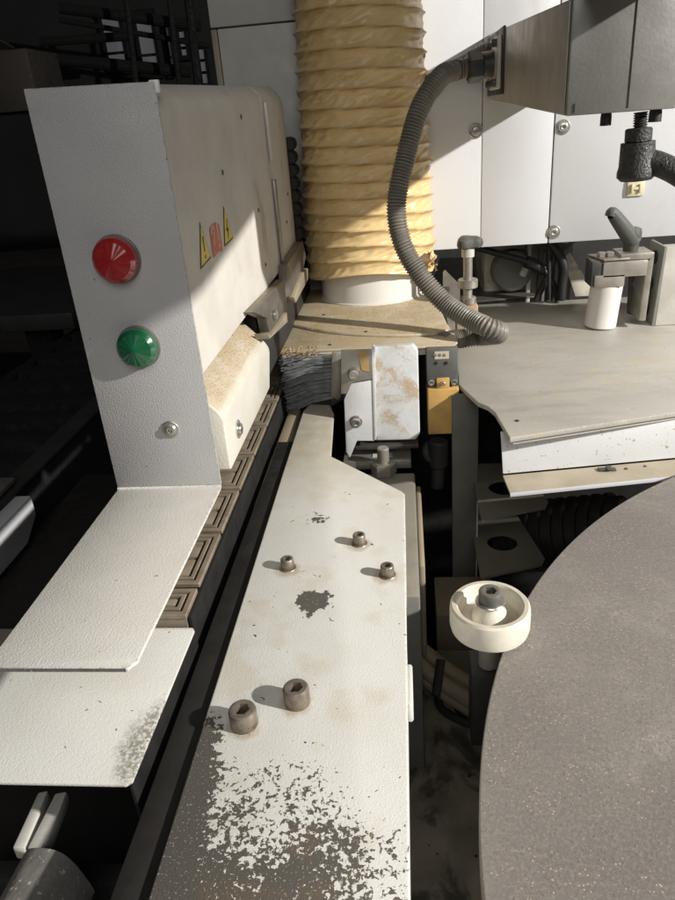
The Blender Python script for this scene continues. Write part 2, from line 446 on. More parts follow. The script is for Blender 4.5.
def pan_screw(p, R, parent, axis, m='bright_screw', name='screw'):
    p = Vector(p); ax = Vector(axis).normalized()
    w = [(R*1.0, 0), (R, R*.10), (R*.93, R*.16), (R*.74, R*.17)]
    h = [(R*.70, R*.14), (R*.68, R*.26), (R*.56, R*.44), (R*.36, R*.50), (R*.30, R*.50), (R*.27, R*.47, 1), (R*.25, R*.16, 1), (R*.05, R*.15)]
    s = obj(name, lathe(h, p, ax, 32), m, parent, origin=p)
    obj('washer', lathe(w, p, ax, 32), m, s, origin=p)
    return s
def sheet(pts_top, t, bev=.0006): return prism([[Vector(p) for p in pts_top]], Vector((0, 0, -t)), bev)

# ------------------------------------------------------------------ setting
FZ = -1.0
obj('floor', box(-8, 8, -3, 12, FZ-.2, FZ), 'floor_concrete', kind='structure')
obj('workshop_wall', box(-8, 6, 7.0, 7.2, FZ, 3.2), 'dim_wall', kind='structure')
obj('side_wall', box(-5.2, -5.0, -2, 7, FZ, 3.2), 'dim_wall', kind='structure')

# far windows, seen dimly
def far(px, py, Y): return at(px, py, y=Y)
for i, (x0, y0, x1, y1, lab) in enumerate([(132, 14, 160, 74, 'widest dim window pane group at the back of the dark workshop'),
                                    (163, 22, 171, 74, 'narrow dim window beside the widest one in the dark background'),
                                    (176, 30, 188, 56, 'small dim window between dark posts in the background'),
                                    (196, 48, 209, 84, 'dim window strip next to the grey cabinet edge'),
                                    (98, 16, 128, 70, 'faint window behind racks left of the brighter ones')]):
    a, b = far(x0, y0, 6.9), far(x1, y1, 6.9)
    w = thing('window', lab, 'window', ((a.x+b.x)/2, 6.9, b.z))
    ex0, ex1 = sorted((a.x, b.x)); ez0, ez1 = sorted((a.z, b.z))
    nx = max(1, int((ex1-ex0)/.14)); nz = 3
    for ix in range(nx):
        for iz in range(nz):
            dx = (ex1-ex0)/nx; dz = (ez1-ez0)/nz
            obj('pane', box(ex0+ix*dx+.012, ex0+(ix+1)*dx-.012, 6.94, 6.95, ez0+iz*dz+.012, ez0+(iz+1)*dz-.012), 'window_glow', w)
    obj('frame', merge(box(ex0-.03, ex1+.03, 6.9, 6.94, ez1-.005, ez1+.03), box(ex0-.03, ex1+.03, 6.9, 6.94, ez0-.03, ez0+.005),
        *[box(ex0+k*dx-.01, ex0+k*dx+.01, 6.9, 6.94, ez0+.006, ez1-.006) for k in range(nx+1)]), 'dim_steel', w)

# dark racks and posts in the background
def beam_px(a, b, Y, r, m, name, label, cat, group=None):
    return single(obj(name, rod(far(*a, Y), far(*b, Y), r, 10), m), label, cat, group)
for i, (a, b, r, lab) in enumerate([((60, 8), (200, 26), .035, 'upper dark pipe crossing the workshop background'),
                               ((40, 42), (130, 36), .03, 'dark pipe ending in front of the dim windows'),
                               ((42, 58), (190, 72), .04, 'lower dark pipe just above the grey hood top'),
                               ((60, 20), (210, 46), .018, 'thin dark pipe sloping across the windows')]):
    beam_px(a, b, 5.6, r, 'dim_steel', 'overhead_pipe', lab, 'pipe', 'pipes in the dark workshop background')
for i, (x, r, lab) in enumerate([(130, .02, 'thin dark upright post beside the widest dim window'),
                            (173, .018, 'dark upright post right of the narrow dim window'), (192, .03, 'dark upright post nearest the grey cabinet')]):
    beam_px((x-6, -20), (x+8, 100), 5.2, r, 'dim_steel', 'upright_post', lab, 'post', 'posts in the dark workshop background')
# a board stack and a work bench in the gloom
a = far(0, 50, 3.2); b = far(40, 110, 3.2)
t = thing('cardboard_box', 'dim brown box in the dark background at upper left', 'box', ((a.x+b.x)/2, 3.2, b.z))
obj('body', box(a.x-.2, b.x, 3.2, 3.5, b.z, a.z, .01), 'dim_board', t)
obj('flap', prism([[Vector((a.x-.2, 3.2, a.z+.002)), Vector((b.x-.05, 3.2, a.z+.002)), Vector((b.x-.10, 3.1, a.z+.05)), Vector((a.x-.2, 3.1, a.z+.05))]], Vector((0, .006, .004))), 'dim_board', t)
t = thing('work_bench', 'dark work bench standing in the gloom left of the grey hood', 'bench', (-1.5, 2.2, FZ))
obj('bench_top', box(-2.6, -.95, 1.9, 2.7, -.50, -.45, .006), 'charcoal', t)
for x in (-2.5, -1.1):
    for y in (2.0, 2.6): obj('leg', box(x-.04, x+.04, y-.04, y+.04, FZ, -.502), 'dim_steel', t)
obj('shelf', box(-2.55, -1.05, 1.95, 2.65, -.80, -.78), 'dim_board', t)
t = thing('roller_rack', 'row of dark rollers in a frame low behind the black guard', 'rack', (-.85, 1.4, FZ))
for s in (-.98, -.62): obj('side_rail', box(s-.015, s+.015, .7, 2.2, -.60, -.52), 'dim_steel', t)
for k in range(14): obj('roller', rod((-.96, .75+k*.105, -.54), (-.64, .75+k*.105, -.54), .034, 14, .004), 'dim_steel', t)

# ------------------------------------------------------------------ left black guard of the machine and its white cover
t = thing('machine_guard', 'black sheet side guard running along the left of the grey hood', 'guard', (-.5, .8, FZ))
obj('guard_panel', box(-.515, -.50, -.1, 2.2, FZ, -.405, .003), 'black_paint', t)
obj('top_lip', box(-.53, -.497, -.1, 2.2, -.403, -.397, .002), 'charcoal', t)
t = thing('white_end_cover', 'small white sheet cover end at the left edge on the black guard', 'cover', (-.5, .55, -.47))
obj('body', prism([[Vector((-.499, .735, -.402)), Vector((-.499, .735, -.43)), Vector((-.499, .70, -.452)), Vector((-.499, .1, -.452)), Vector((-.499, .1, -.402))]], Vector((.022, 0, 0)), .003), 'panel_paint', t)
obj('back_flange', box(-.54, -.505, .1, .755, -.394, -.386, .002), 'steel', t)

# ------------------------------------------------------------------ grey hood with signal lamps and shelf
HX = -.145; HY = .46
XL0 = -.2265; XR0 = HX+.0005
hood = thing('signal_hood', 'grey sheet metal hood with a red and a green lamp and a cream side', 'hood', (-.19, .6, -.25))
# front plate + bend + shelf as one bent sheet (the near shelf catches dust)
fr = nb(); th = .002
TL = at(22, 89, y=HY); TR = at(158, 81, y=HY)
front = prism([[Vector((XL0-.0005, HY, -.247)), Vector((XR0, HY, -.247)), Vector((XR0-.0003, HY, TR.z)), Vector((XL0, HY, TL.z))]], Vector((0, th, 0)), .0006)
obj('front_plate', front, 'grey_hood_paint', hood)
# small returned corner on top right, rolled top edge
obj('top_return', box(XL0+.002, XR0-.001, HY+th+.0004, HY+.012, TR.z-.003, TR.z-.0008, .0006), 'grey_hood_paint', hood)
obj('corner_tab', box(XR0-.004, XR0+.0018, HY+.0003, HY+.004, TR.z-.006, TR.z+.001, .0006), 'panel_paint', hood)
A = at(-14, 668, z=-.2485); B = at(126, 671, z=-.2485); B2 = at(137, 660, z=-.2485)
obj('shelf', prism([[Vector((XL0-.0005, HY-.0005, -.2485)), Vector((XR0-.0005, HY-.0005, -.2485)), Vector((XR0-.001, B2.y+.004, -.2485)), Vector((B2.x+.0005, B2.y, -.2485)), Vector((B.x, A.y, -.2485)), Vector((XL0-.001, A.y, -.2485))]],
    Vector((0, 0, -.0026)), .0007), 'shelf_paint', hood)
obj('worn_edge', box(A.x+.001, B.x-.001, A.y-.0004, A.y-.0001, -.2508, -.2487), 'worn_metal', hood)
obj('shelf_bend', rod((XL0-.0003, HY+.0003, -.2484), (XR0-.0007, HY+.0003, -.2484), .0014, 12), 'shelf_paint', hood)
# hood body: rounded top corner section extruded along y
sec = []
r = .020
zt = .0265; zb = -.158
for k in range(9):
    a = PI/2*k/8
    sec.append((HX-r+r*math.cos(a), zt-r+r*math.sin(a)))
sec += [(XL0+.004, zt), (XL0+.004, zt-.003), (HX-r, zt-.003)]
for k in range(8, -1, -1):
    a = PI/2*k/8
    sec.append((HX-r+(r-.003)*math.cos(a), zt-r+(r-.003)*math.sin(a)))
sec += [(HX-.003, zb), (HX, zb)]
n0 = len(sec)
def hood_sec(y, shrink=0):
    return [Vector((x-(0 if x < HX-r else shrink*(1 if z > zt-r*1.2 else 1)), y, z-shrink*(1 if z > zt-r*1.01 else 0)+max(0, (z-zb)/(zt-zb))*(y-.46)*.024)) for x, z in sec]
bm = nb(); prev = None
stations = [(.4622, 0), (.5, 0), (.6, 0), (.7, 0), (.815, 0)]
for y, s in stations:
    ring = [bm.verts.new(p) for p in hood_sec(y, s)]
    if prev:
        for i in range(n0): bm.faces.new((prev[i], prev[(i+1) % n0], ring[(i+1) % n0], ring[i]))
    else: bm.faces.new(ring)
    prev = ring
bm.faces.new(prev[::-1])
obj('hood_body', bm, 'cream_hood_paint', hood, 50)
bm = nb(); prev = None
for y, s in [(.822, .0), (.90, 0), (.95, .0), (.975, .002), (.988, .006), (.994, .012)]:
    ring = [bm.verts.new(p) for p in hood_sec(y, s)]
    if prev:
        for i in range(n0): bm.faces.new((prev[i], prev[(i+1) % n0], ring[(i+1) % n0], ring[i]))
    else: bm.faces.new(ring)
    prev = ring
bm.faces.new(prev[::-1])
obj('hood_end_body', bm, 'cream_hood_paint', hood, 50)
# strap hinge over the joint
obj('joint_strip', box(HX-.004, HX-.002, .8155, .8215, zb, zt-.02), 'charcoal', hood)
obj('hinge_strip', box(HX+.0003, HX+.0035, .822, .836, -.040, .018, .0008), 'cream_hood_paint', hood)
obj('hinge_strip', box(HX+.0003, HX+.0035, .824, .838, -.150, -.060, .0008), 'steel', hood)
for yy, zz in ((.60, -.035), (.73, -.08), (.735, -.135), (.90, -.115), (.93, -.085), (.70, .005)):
    obj('rivet', lathe([(.0022, 0), (.0020, .0008), (.0008, .0012)], (HX, yy, zz), (1, 0, 0), 14), 'dark_steel', hood)
# lamps
def signal_lamp(px, py, dia, m, name, label):
    c = at(px, py, y=HY-.004); R = dia/2
    L = obj(name, lathe([(R*1.06, 0), (R*1.06, .0016), (R*.98, .0022)], (c.x, HY-.0002, c.z), (0, -1, 0), 48), 'lamp_base', hood, label=label, origin=(c.x, HY, c.z))
    nseg = 96
    def sh(a, r, h):
        return r
    bm = lathe([(R, .002), (R, .0055), (R*.97, .0072), (R*.88, .0086)], (0, 0, 0), (0, 0, 1), nseg, cap=False)
    bmesh.ops.delete(bm, geom=[f for f in bm.faces if len(f.verts) > 4], context='FACES')
    rings = []
    top = [v for v in bm.verts if abs(v.co.z-.0086) < 1e-6]; top.sort(key=lambda v: math.atan2(v.co.y, v.co.x) % (2*PI))
    prev = top
    for j, f in enumerate((.80, .6, .4, .2, .05)):
        ring = []
        for i in range(nseg):
            a = 2*PI*i/nseg; saw = abs(((a/(2*PI)*14) % 1)-.5)*2
            h = .0088+.0042*(1-f)+(.0002*saw*min(1, f*1.4))
            ring.append(bm.verts.new((R*f*math.cos(a), R*f*math.sin(a), h)))
        for i in range(nseg): bm.faces.new((prev[i], prev[(i+1) % nseg], ring[(i+1) % nseg], ring[i]))
        prev = ring
    bm.faces.new(prev)
    bmesh.ops.transform(bm, matrix=axis_mat(Vector((c.x, HY, c.z)), (0, -1, 0)), verts=bm.verts)
    obj('lens', bm, m, L, 18, origin=(c.x, HY, c.z))
signal_lamp(115.5, 260, .0300, 'red_lens', 'signal_lamp', 'red signal lamp')
signal_lamp(137.5, 348, .0285, 'green_lens', 'signal_lamp', 'green signal lamp')
c = at(171, 429, y=HY); pan_screw((c.x, HY-.0002, c.z), .0066, hood, (0, -1, 0))
# warning stickers on the side
def flat(pts, m, name, parent, lift, x=HX):
    P = [at(px, py, x=x) for px, py in pts]
    P = [Vector((x+lift, p.y, p.z)) for p in P]
    return obj(name, prism([P], Vector((.00022, 0, 0))), m, parent, None)
def strokes(lines, w, lift, m, parent, name='print', O=None, U=None, V=None):
    parts = []
    for ln in lines:
        for (a, b) in zip(ln, ln[1:]):
            A = O+U*a[0]+V*a[1]; B = O+U*b[0]+V*b[1]; d = (B-A).normalized(); nrm = Vector((1, 0, 0)).cross(d)*w
            A = A-d*w*.5; B = B+d*w*.5
            q = [Vector((HX+lift, p.y, p.z)) for p in (A-nrm, B-nrm, B+nrm, A+nrm)]
            parts.append(prism([q], Vector((.0001, 0, 0))))
    return obj(name, merge(*parts), m, parent, None)
def inset(tri, f):
    cx = sum(p[0] for p in tri)/3; cy = sum(p[1] for p in tri)/3
    return [(cx+(x-cx)*f, cy+(y-cy)*f) for x, y in tri]
for tri, kind in (([(199.3, 222), (200.3, 269.5), (210.8, 257.5)], '!'), ([(223, 206), (224.2, 246.6), (232.7, 238.4)], 'z')):
    s = flat(tri, 'sticker_black', 'warning_sticker', hood, .0002)
    s['label'] = 'yellow triangle sticker with an exclamation mark' if kind == '!' else 'yellow triangle sticker with a lightning bolt'
    flat(inset(tri, .84), 'sticker_yellow', 'sticker_face', s, .0005)
    p = [at(*q, x=HX) for q in tri]; cen = (p[0]+p[1]+p[2])/3; H = abs(p[0].z-(p[1].z+p[2].z)/2)
    U = Vector((0, 1, 0))*H; V = Vector((0, 0, 1))*H
    if kind == '!': strokes([[(0, .30), (0, -.02)], [(0, -.15), (0, -.19)]], H*.045, .0008, 'sticker_black', s, O=cen, U=U, V=V)
    else: strokes([[(.06, .28), (-.07, .02), (.07, .04), (-.04, -.20)]], H*.035, .0008, 'sticker_black', s, O=cen, U=U, V=V)
red = [(209, 229), (212, 224.5), (216, 222.5), (219, 225), (222.4, 249.5), (221, 251.5), (218.5, 251.5), (213.2, 258), (212, 251)]
s = flat(red, 'sticker_red', 'warning_sticker', hood, .0002); s['label'] = 'red sticker with a white question mark and exclamation mark'
cen = at(215.3, 240, x=HX); H = .030
strokes([[(-.30, .22), (-.26, .34), (-.14, .36), (-.08, .24), (-.18, .06), (-.18, -.10)], [(-.18, -.26), (-.18, -.31)],
         [(.24, .40), (.24, -.02)], [(.24, -.17), (.24, -.22)]], H*.030, .0006, 'sticker_white', s, O=cen, U=Vector((0, H*1.1, 0)), V=Vector((0, 0, H)))
# black bellows behind the hood end
t = thing('bellows', 'black zigzag bellows between the cream hood end and the yellow hose', 'bellows', (HX, 1.0, -.16))
parts = []
for k in range(8):
    z = -.030-.0165*k
    parts.append(rod((HX-.004, 1.0, z), (HX-.004, 1.03, z), .0088, 20, .002))
parts.append(box(-.19, HX-.004, 1.004, 1.025, -.16, -.03))
obj('fold', merge(*parts), 'black_plastic', t)

# ------------------------------------------------------------------ cream cover block below the hood
BX = -.1395
t = thing('drive_cover', 'cream cover under the hood with sawdust on its sloping top and one screw', 'cover', (-.17, .56, -.245))
sy0, sy1 = .476, .676
prof = [(BX, -.243), (BX, -.196), (BX-.003, -.190), (BX-.026, -.166), (-.20, -.166), (-.20, -.243)]
bm = nb()
def ringat(y, dz, cut=0): return [bm.verts.new((x, y, z+(dz if z > -.24 else cut))) for x, z in prof]
R0 = ringat(sy0, -.004, 0); R1 = ringat(.655, .0, 0); R2 = ringat(sy1, -.012, .03)
for a, b in ((R0, R1), (R1, R2)):
    for i in range(len(prof)): bm.faces.new((a[i], a[(i+1) % len(prof)], b[(i+1) % len(prof)], b[i]))
bm.faces.new(R0); bm.faces.new(R2[::-1])
bmesh.ops.recalc_face_normals(bm, faces=bm.faces[:])
bmesh.ops.bevel(bm, geom=[e for e in bm.edges if e.calc_face_angle() > .3], offset=.0018, segments=3, affect='EDGES', profile=.5)
obj('cover_shell', bm, 'cover_paint', t, 40)
c = at(238, 429, x=BX); pan_screw((BX-.0002, c.y, c.z), .0078, t, (1, 0, 0))

mat('slide_steel', (.15, .14, .125), .42, .4, mottle=.3, mscale=30, dust=((.40, .33, .23), .7), wear=(.4, .38, .34))
# slide brackets beyond it
def xplate(pts, x, th, m, parent, name, bev=.0008): return obj(name, prism([[at(px, py, x=x) for px, py in pts]], Vector((-th, 0, 0)), bev), m, parent)
t = thing('slide_bracket', 'nearer grey bent bracket with a notch beyond the cream cover', 'bracket', at(272, 330, x=-.135), 'grey brackets in line under the hood')
xplate([(254, 312), (284, 279), (287, 298), (284, 318), (271, 337), (267, 318)], -.135, .010, 'slide_steel', t, 'bracket_plate')
xplate([(268, 333), (270, 339), (288, 322), (287, 312), (284, 318), (271, 336)], -.131, .014, 'under_tan', t, 'bracket_foot')
obj('bolt', lathe([(.005, 0), (.005, .003), (.003, .004)], at(274, 315, x=-.1345), (1, 0, 0), 16), 'bright_screw', t)
t = thing('slide_bracket', 'farther grey bent bracket beside the yellow hose foot', 'bracket', at(297, 280, x=-.135), 'grey brackets in line under the hood')
xplate([(287, 265), (303, 241), (306, 256), (303, 272), (294, 296), (287, 297)], -.135, .010, 'slide_steel', t, 'bracket_plate')
xplate([(294, 297), (303, 273), (308, 268), (308, 280), (296, 303)], -.131, .014, 'under_tan', t, 'bracket_foot')
t = thing('slide_rail', 'dark rail behind the grey brackets under the hood', 'rail', (-.16, .8, -.25))
obj('rail_body', box(-.185, -.150, .68, 1.25, -.25, -.165, .002), 'charcoal', t)

# ------------------------------------------------------------------ pad chain
chain = thing('chain_conveyor', 'track of beige ribbed pads running under the grey shelf', 'conveyor', (-.19, .6, -.33))
pitch = .0725; y0 = .4075; padz = -.300; px0, px1 = -.215, -.1565
def make_pad(ya, yb, n):
    def rect(i): return [Vector((px0+i, ya+i, padz)), Vector((px1-i, ya+i, padz)), Vector((px1-i, yb-i, padz)), Vector((px0+i, yb-i, padz))]
    frame = prism([rect(0), rect(.0045)], Vector((0, 0, -.004)), .0006, 1)
    mid = prism([rect(.0062), rect(.0092)], Vector((0, 0, -.004)), .0004, 1)
    o_ = (px0, ya, padz)
    pad = obj('pad', merge(frame, mid, box(px0+.001, px1-.001, ya+.001, yb-.001, padz-.020, padz-.0042)), 'beige_pad', chain, origin=o_)
    L = (yb-ya)-2*.0112; hw = (L-.003*(n-1))/n
    for j in range(n):
        q = ya+.0112+j*(hw+.003)
        obj('pad_insert', box(px0+.0112, px1-.0112, q, q+hw, padz-.0042, padz-.0004, .0012), 'beige_pad', pad, origin=o_)
    obj('pad_recess', box(px0+.0015, px1-.0015, ya+.0015, yb-.0015, padz-.0046, padz-.0036), 'pad_groove', pad, origin=o_)
    return pad
make_pad(.3720, .4020, 1)
mesh_pad = make_pad(y0, y0+pitch-.005, 2)
for k in range(1, 8):
    c2 = mesh_pad.copy(); COL.objects.link(c2); c2.parent = chain; c2.location = mesh_pad.location+Vector((0, k*pitch, 0))
    for ch in list(mesh_pad.children):
        d = ch.copy(); COL.objects.link(d); d.parent = c2; d.location = ch.location
obj('side_track', box(px1+.0005, px1+.0025, .374, 1.0, -.42, -.303), 'pit_black', chain)
obj('light_block_rail', box(px0-.020, px0-.001, .372, 1.0, -.36, -.297, .001), 'charcoal', chain)  # added strip that blocks light slipping left through the pad gaps
obj('chain_bed', box(px0+.003, px1-.003, .374, 1.0, -.36, -.3065), 'pit_black', chain)

# deep rails between chain and arm
t = thing('guide_rail', 'long black guide rail along the left of the white worn arm', 'rail', (-.14, .4, -.42))
obj('rail_bar', box(-.1475, -.1285, .05, .70, -.345, -.3235, .001), 'pit_black', t)
obj('rail_web', box(-.1375, -.1300, .05, .70, -.50, -.346), 'pit_black', t)
obj('lower_flange', box(-.1525, -.1475, .05, .66, -.52, -.372, .0008), 'charcoal', t)
t = thing('tan_rail', 'dusty tan rail piece deep between pads and arm', 'rail', (-.142, .7, -.36))
obj('rail_body', box(-.149, -.135, .56, .80, -.36, -.325, .002), 'under_tan', t)
P0 = at(278, 462, z=-.335)
t = thing('hex_bolt', 'dark bolt head standing left of the arm neck', 'bolt', (P0.x, P0.y, -.36))
obj('bolt_head', lathe([(.0125, -.025), (.0125, -.001), (.0115, 0)], P0, (0, 0, 1), 30), 'charcoal', t)
obj('shoulder', lathe([(.017, -.05), (.017, -.026), (.015, -.0252)], P0, (0, 0, 1), 30), 'charcoal', t)

# ------------------------------------------------------------------ low white plate
low = thing('lower_cover', 'low white plate with a dark stain below the grey shelf', 'cover', (-.21, .30, -.32))
obj('plate', prism([[Vector((-.36, .2455, -.31)), Vector((-.1555, .2455, -.31)), Vector((-.1525, .2480, -.31)), Vector((-.1512, .368, -.31)), Vector((-.1532, .371, -.31)), Vector((-.36, .371, -.31))]], Vector((0, 0, -.0022)), .0007), 'low_plate_paint', low)
obj('side_flange', prism([[Vector((-.1530, .2475, -.3124)), Vector((-.1516, .3705, -.3124)), Vector((-.1516, .3705, -.345)), Vector((-.1530, .2475, -.345))]], Vector((-.0015, 0, 0))), 'pit_black', low)

# things in the dark pit at lower left
t = thing('channel_rail', 'short grey double channel rail under the lower white plate', 'rail', at(45, 820, z=-.36))
for (a, b, c_, d, nm) in (((38, 792), (48, 790), (24, 848), (12, 848), 'outer_strip'), ((55, 793), (67, 791), (45, 848), (27, 848), 'inner_strip')):
    q = [at(*p, z=-.36) for p in (a, b, c_, d)]
    obj(nm, prism([q], Vector((0, 0, -.010)), .0012), 'light_metal', t)
t = thing('worn_bracket', 'dark worn curled plate at the bottom left below the channel rail', 'bracket', at(50, 880, z=-.362))
a, b = at(12, 846, z=-.352), at(84, 848, z=-.352)
bm = nb(); prev = None; W_ = (b.x-a.x)
for k in range(25):
    u = k/24; x = a.x+W_*u; v_ = abs(2*u-.92)/1.08
    z = -.352-.030*max(0, v_)**3.2
    e_ = a.y+.0025*math.sin(u*9)*0-(.0035*u*u)
    ring = [bm.verts.new((x, e_, z)), bm.verts.new((x-.012, e_-.11, z-.012)), bm.verts.new((x-.012, e_-.11, z-.0145)), bm.verts.new((x, e_, z-.0028))]
    if prev:
        for i in range(4): bm.faces.new((prev[i], prev[(i+1) % 4], ring[(i+1) % 4], ring[i]))
    else: bm.faces.new(ring)
    prev = ring
bm.faces.new(prev[::-1])
obj('plate', bm, 'worn_metal', t)
t = thing('pit_tray', 'black tray under the rail and the lower white plate', 'tray', (-.26, .3, -.45))
obj('tray_floor', box(-.49, -.153, -.1, .9, -.47, -.46), 'pit_black', t)

obj('cross_bar', box(-.30, -.17, .262, .275, -.44, -.42, .001), 'charcoal', t)

# ------------------------------------------------------------------ worn white arm
AZ = -.32
arm = thing('pressure_arm', 'long worn white arm plate with five cap screws and chipped near end', 'arm', (-.07, .4, -.35))
poly = [Vector((-.1275, .10, AZ)), Vector((-.0068, .10, AZ)), Vector((-.0068, .5685, AZ)), Vector((-.0095, .5735, AZ)), at(331, 456, z=AZ), at(334, 414, z=AZ), at(330, 405, z=AZ), at(310, 404, z=AZ), at(303, 411, z=AZ), Vector((-.129, .615, AZ))]
obj('plate', prism([poly], Vector((0, 0, -.004)), .0012, 3), 'arm_paint', arm)
obj('side_skirt', box(-.0110, -.0074, .10, .57, -.372, AZ-.0042, .0006), 'arm_paint', arm)
P0 = at(411, 690, z=-.329)
obj('side_lug', box(-.0072, -.0035, P0.y-.018, P0.y+.016, -.338, -.322, .0015), 'white_plastic', arm)
def on_arm(px, py): return at(px, py, z=AZ)
for px, py, R, H, w in ((244.5, 724, .0082, .0125, 0), (297.5, 702, .0080, .0125, 0), (288, 568, .0052, .0085, 1), (359.5, 543.5, .0052, .0085, 1), (387.5, 575, .0052, .0085, 1)):
    q = on_arm(px, py); cap_screw(q+Vector((0, 0, -.0002)), R, H, arm, washer=bool(w))
# block below the arm, to the right of its neck
t = thing('support_block', 'dusty grey block under the arm beside its slanted edge', 'block', (-.03, .62, -.6))
a = at(345, 462, z=-.385); b = at(415, 458, z=-.385)
obj('block_body', box(-.105, .004, .50, .735, -.60, -.385, .003), 'machine_grey', t)
obj('block_side', box(.0045, .010, .56, .72, -.52, -.395, .002), 'under_tan', t)
c = at(384, 472, z=-.384)
obj('hex_nut', lathe([(.0150, 0, 1), (.0150, .012, 1), (.012, .014, 1)], (c.x, c.y, -.3845), (0, 0, 1), 36), 'steel', t, 20)
obj('stud', lathe([(.007, 0), (.007, .019), (.006, .020)], (c.x, c.y, -.372), (0, 0, 1), 24), 'steel', t)
t = thing('crossbar_steel', 'flat steel crossbar below the rusty white bracket', 'bar', at(380, 453, z=-.375))
a = at(343, 462, z=-.373); b = at(411, 458, z=-.373)
obj('bar_body', box(a.x, b.x, a.y, a.y+.045, -.384, -.373, .001), 'steel', t)
obj('name_plate', box(a.x+.035, b.x-.022, a.y+.010, a.y+.020, -.3728, -.3722), 'light_metal', t)

# ------------------------------------------------------------------ brush and rusty bracket
BY = .80
t = thing('brush', 'black bristle brush pointing left beside the rusty white bracket', 'brush', (-.10, BY, -.33))
h0 = at(335, 352, y=BY); h1 = at(345, 402, y=BY)
obj('brush_holder', box(h0.x, h1.x-.003, BY-.006, BY+.03, -.315, h0.z, .001), 'dark_steel', t)
obj('holder_clip', prism([[at(332, 352, y=BY-.007), at(341, 352, y=BY-.007), at(342, 395, y=BY-.007), at(338, 400, y=BY-.007), at(331, 395, y=BY-.007)]], Vector((0, -.002, 0)), .0006), 'steel', t)
bm = nb()
x1 = h0.x+.001; zt_, zb_ = h0.z-.002, -.313
random.seed(3)
for k in range(620):
    u = random.random(); z = zb_+(zt_-zb_)*u; y = BY-.004+random.random()*.024
    L = .060+.008*random.random(); clump = math.floor(u*13)/13
    end = Vector((x1-L+.004*math.sin(clump*40), y+random.uniform(-.004, .004), z-.006-.010*(1-u)+random.uniform(-.003, .003)+.0015*math.sin(clump*90)))
    st = Vector((x1, y, zb_+(zt_-zb_)*(clump+.038+(u-clump)*.5))); mid = (st+end)/2+Vector((0, 0, .004+random.uniform(-.001, .001)))
    w = .00060
    ps = [st, mid, end]; pv = None
    for p in ps:
        ring = [bm.verts.new(p+Vector((0, w*math.cos(q), w*math.sin(q)))) for q in (0, 2.1, 4.2)]
        if pv:
            for i in range(3): bm.faces.new((pv[i], pv[(i+1) % 3], ring[(i+1) % 3], ring[i]))
        pv = ring
obj('bristles', bm, 'bristle', t, 60, kind='stuff')
obj('bristle_core', prism([[Vector((x1, BY+.006, zt_-.002)), Vector((x1-.056, BY+.006, zt_-.012)), Vector((x1-.058, BY+.006, zb_-.006)), Vector((x1, BY+.006, zb_+.002))]], Vector((0, .014, 0)), .001), 'black_plastic', t)
# sawdust heap above the brush
bm = nb()
for k in range(420):
    p = Vector((random.uniform(-.152, -.105), random.uniform(.782, .815), -.2525+random.random()*.004))
    s_ = random.uniform(.0006, .0016)
    vs = [bm.verts.new(p+Vector((random.uniform(-s_, s_), random.uniform(-s_, s_), random.uniform(-s_, s_)))) for _ in range(4)]
    for f in ((0, 1, 2), (0, 2, 3), (0, 1, 3), (1, 2, 3)): bm.faces.new([vs[i] for i in f])
o = obj('sawdust', bm, 'wood_dust', None, None, kind='stuff'); single(o, 'pale wood chips heaped on top of the black bristles', 'sawdust')

BY = .757
br = thing('rusty_bracket', 'white folded bracket plate with rust stains and two screws', 'bracket', (-.03, BY, -.37))
obj('left_plate', prism([[at(351, 383, y=BY-.010), at(373, 380, y=BY-.010), at(374.5, 441, y=BY-.010), at(357, 441, y=BY-.010), at(350, 458, y=BY-.010), at(346, 452, y=BY-.010), at(344, 400, y=BY-.010)]], Vector((0, .002, 0)), .0008), 'rusty_white', br)
obj('right_plate', prism([[at(374, 347, y=BY), at(413, 345, y=BY), at(418, 350, y=BY), at(420, 434, y=BY), at(416, 440, y=BY), at(376, 441, y=BY)]], Vector((0, .012, 0)), .002, 3), 'rusty_white', br)
obj('clamp_strip', prism([[at(341, 350, y=BY-.0125), at(371, 349, y=BY-.0125), at(373, 379, y=BY-.0125), at(351, 383, y=BY-.0125), at(346, 394, y=BY-.0125), at(341, 394, y=BY-.0125)]], Vector((0, .002, 0)), .0006), 'steel', br)
mat('tan_label', (.46, .31, .13), .5, mottle=.2, mscale=80)
obj('tan_patch', prism([[at(357, 350.5, y=BY-.0128), at(368, 350, y=BY-.0128), at(369.5, 372, y=BY-.0128), at(362, 370, y=BY-.0128)]], Vector((0, -.0003, 0))), 'tan_label', br)
obj('fold_rib', prism([[at(371.5, 348, y=BY-.011), at(375, 348, y=BY-.011), at(376.5, 440, y=BY-.011), at(374, 440, y=BY-.011)]], Vector((0, .013, 0)), .0006), 'rusty_white', br)
for q in ((354, 373.5, -.0127), (356, 421.5, -.0103)):
    c = at(q[0], q[1], y=BY+q[2]); cap_screw(c, .0058, .006, br, (0, -1, 0), m='bright_screw', wm='screw_steel')
obj('back_body', box(-.074, .006, BY+.013, BY+.070, -.348, -.256, .003), 'charcoal', br)
obj('bottom_rail', box(-.066, .009, BY-.004, BY+.040, -.3625, -.358, .0006), 'dark_steel', br)

# roller column between bracket and switch
t = thing('dark_roll', 'dark vertical roll between the rusty bracket and the yellow switch', 'roller', (.018, .84, -.45))
obj('roll_body', rod((.0215, .845, -.44), (.0215, .845, -.262), .011, 24, .001), 'pit_black', t)
obj('roll_end', rod((.030, .80, -.39), (.010, .86, -.43), .016, 20, .002), 'charcoal', t)

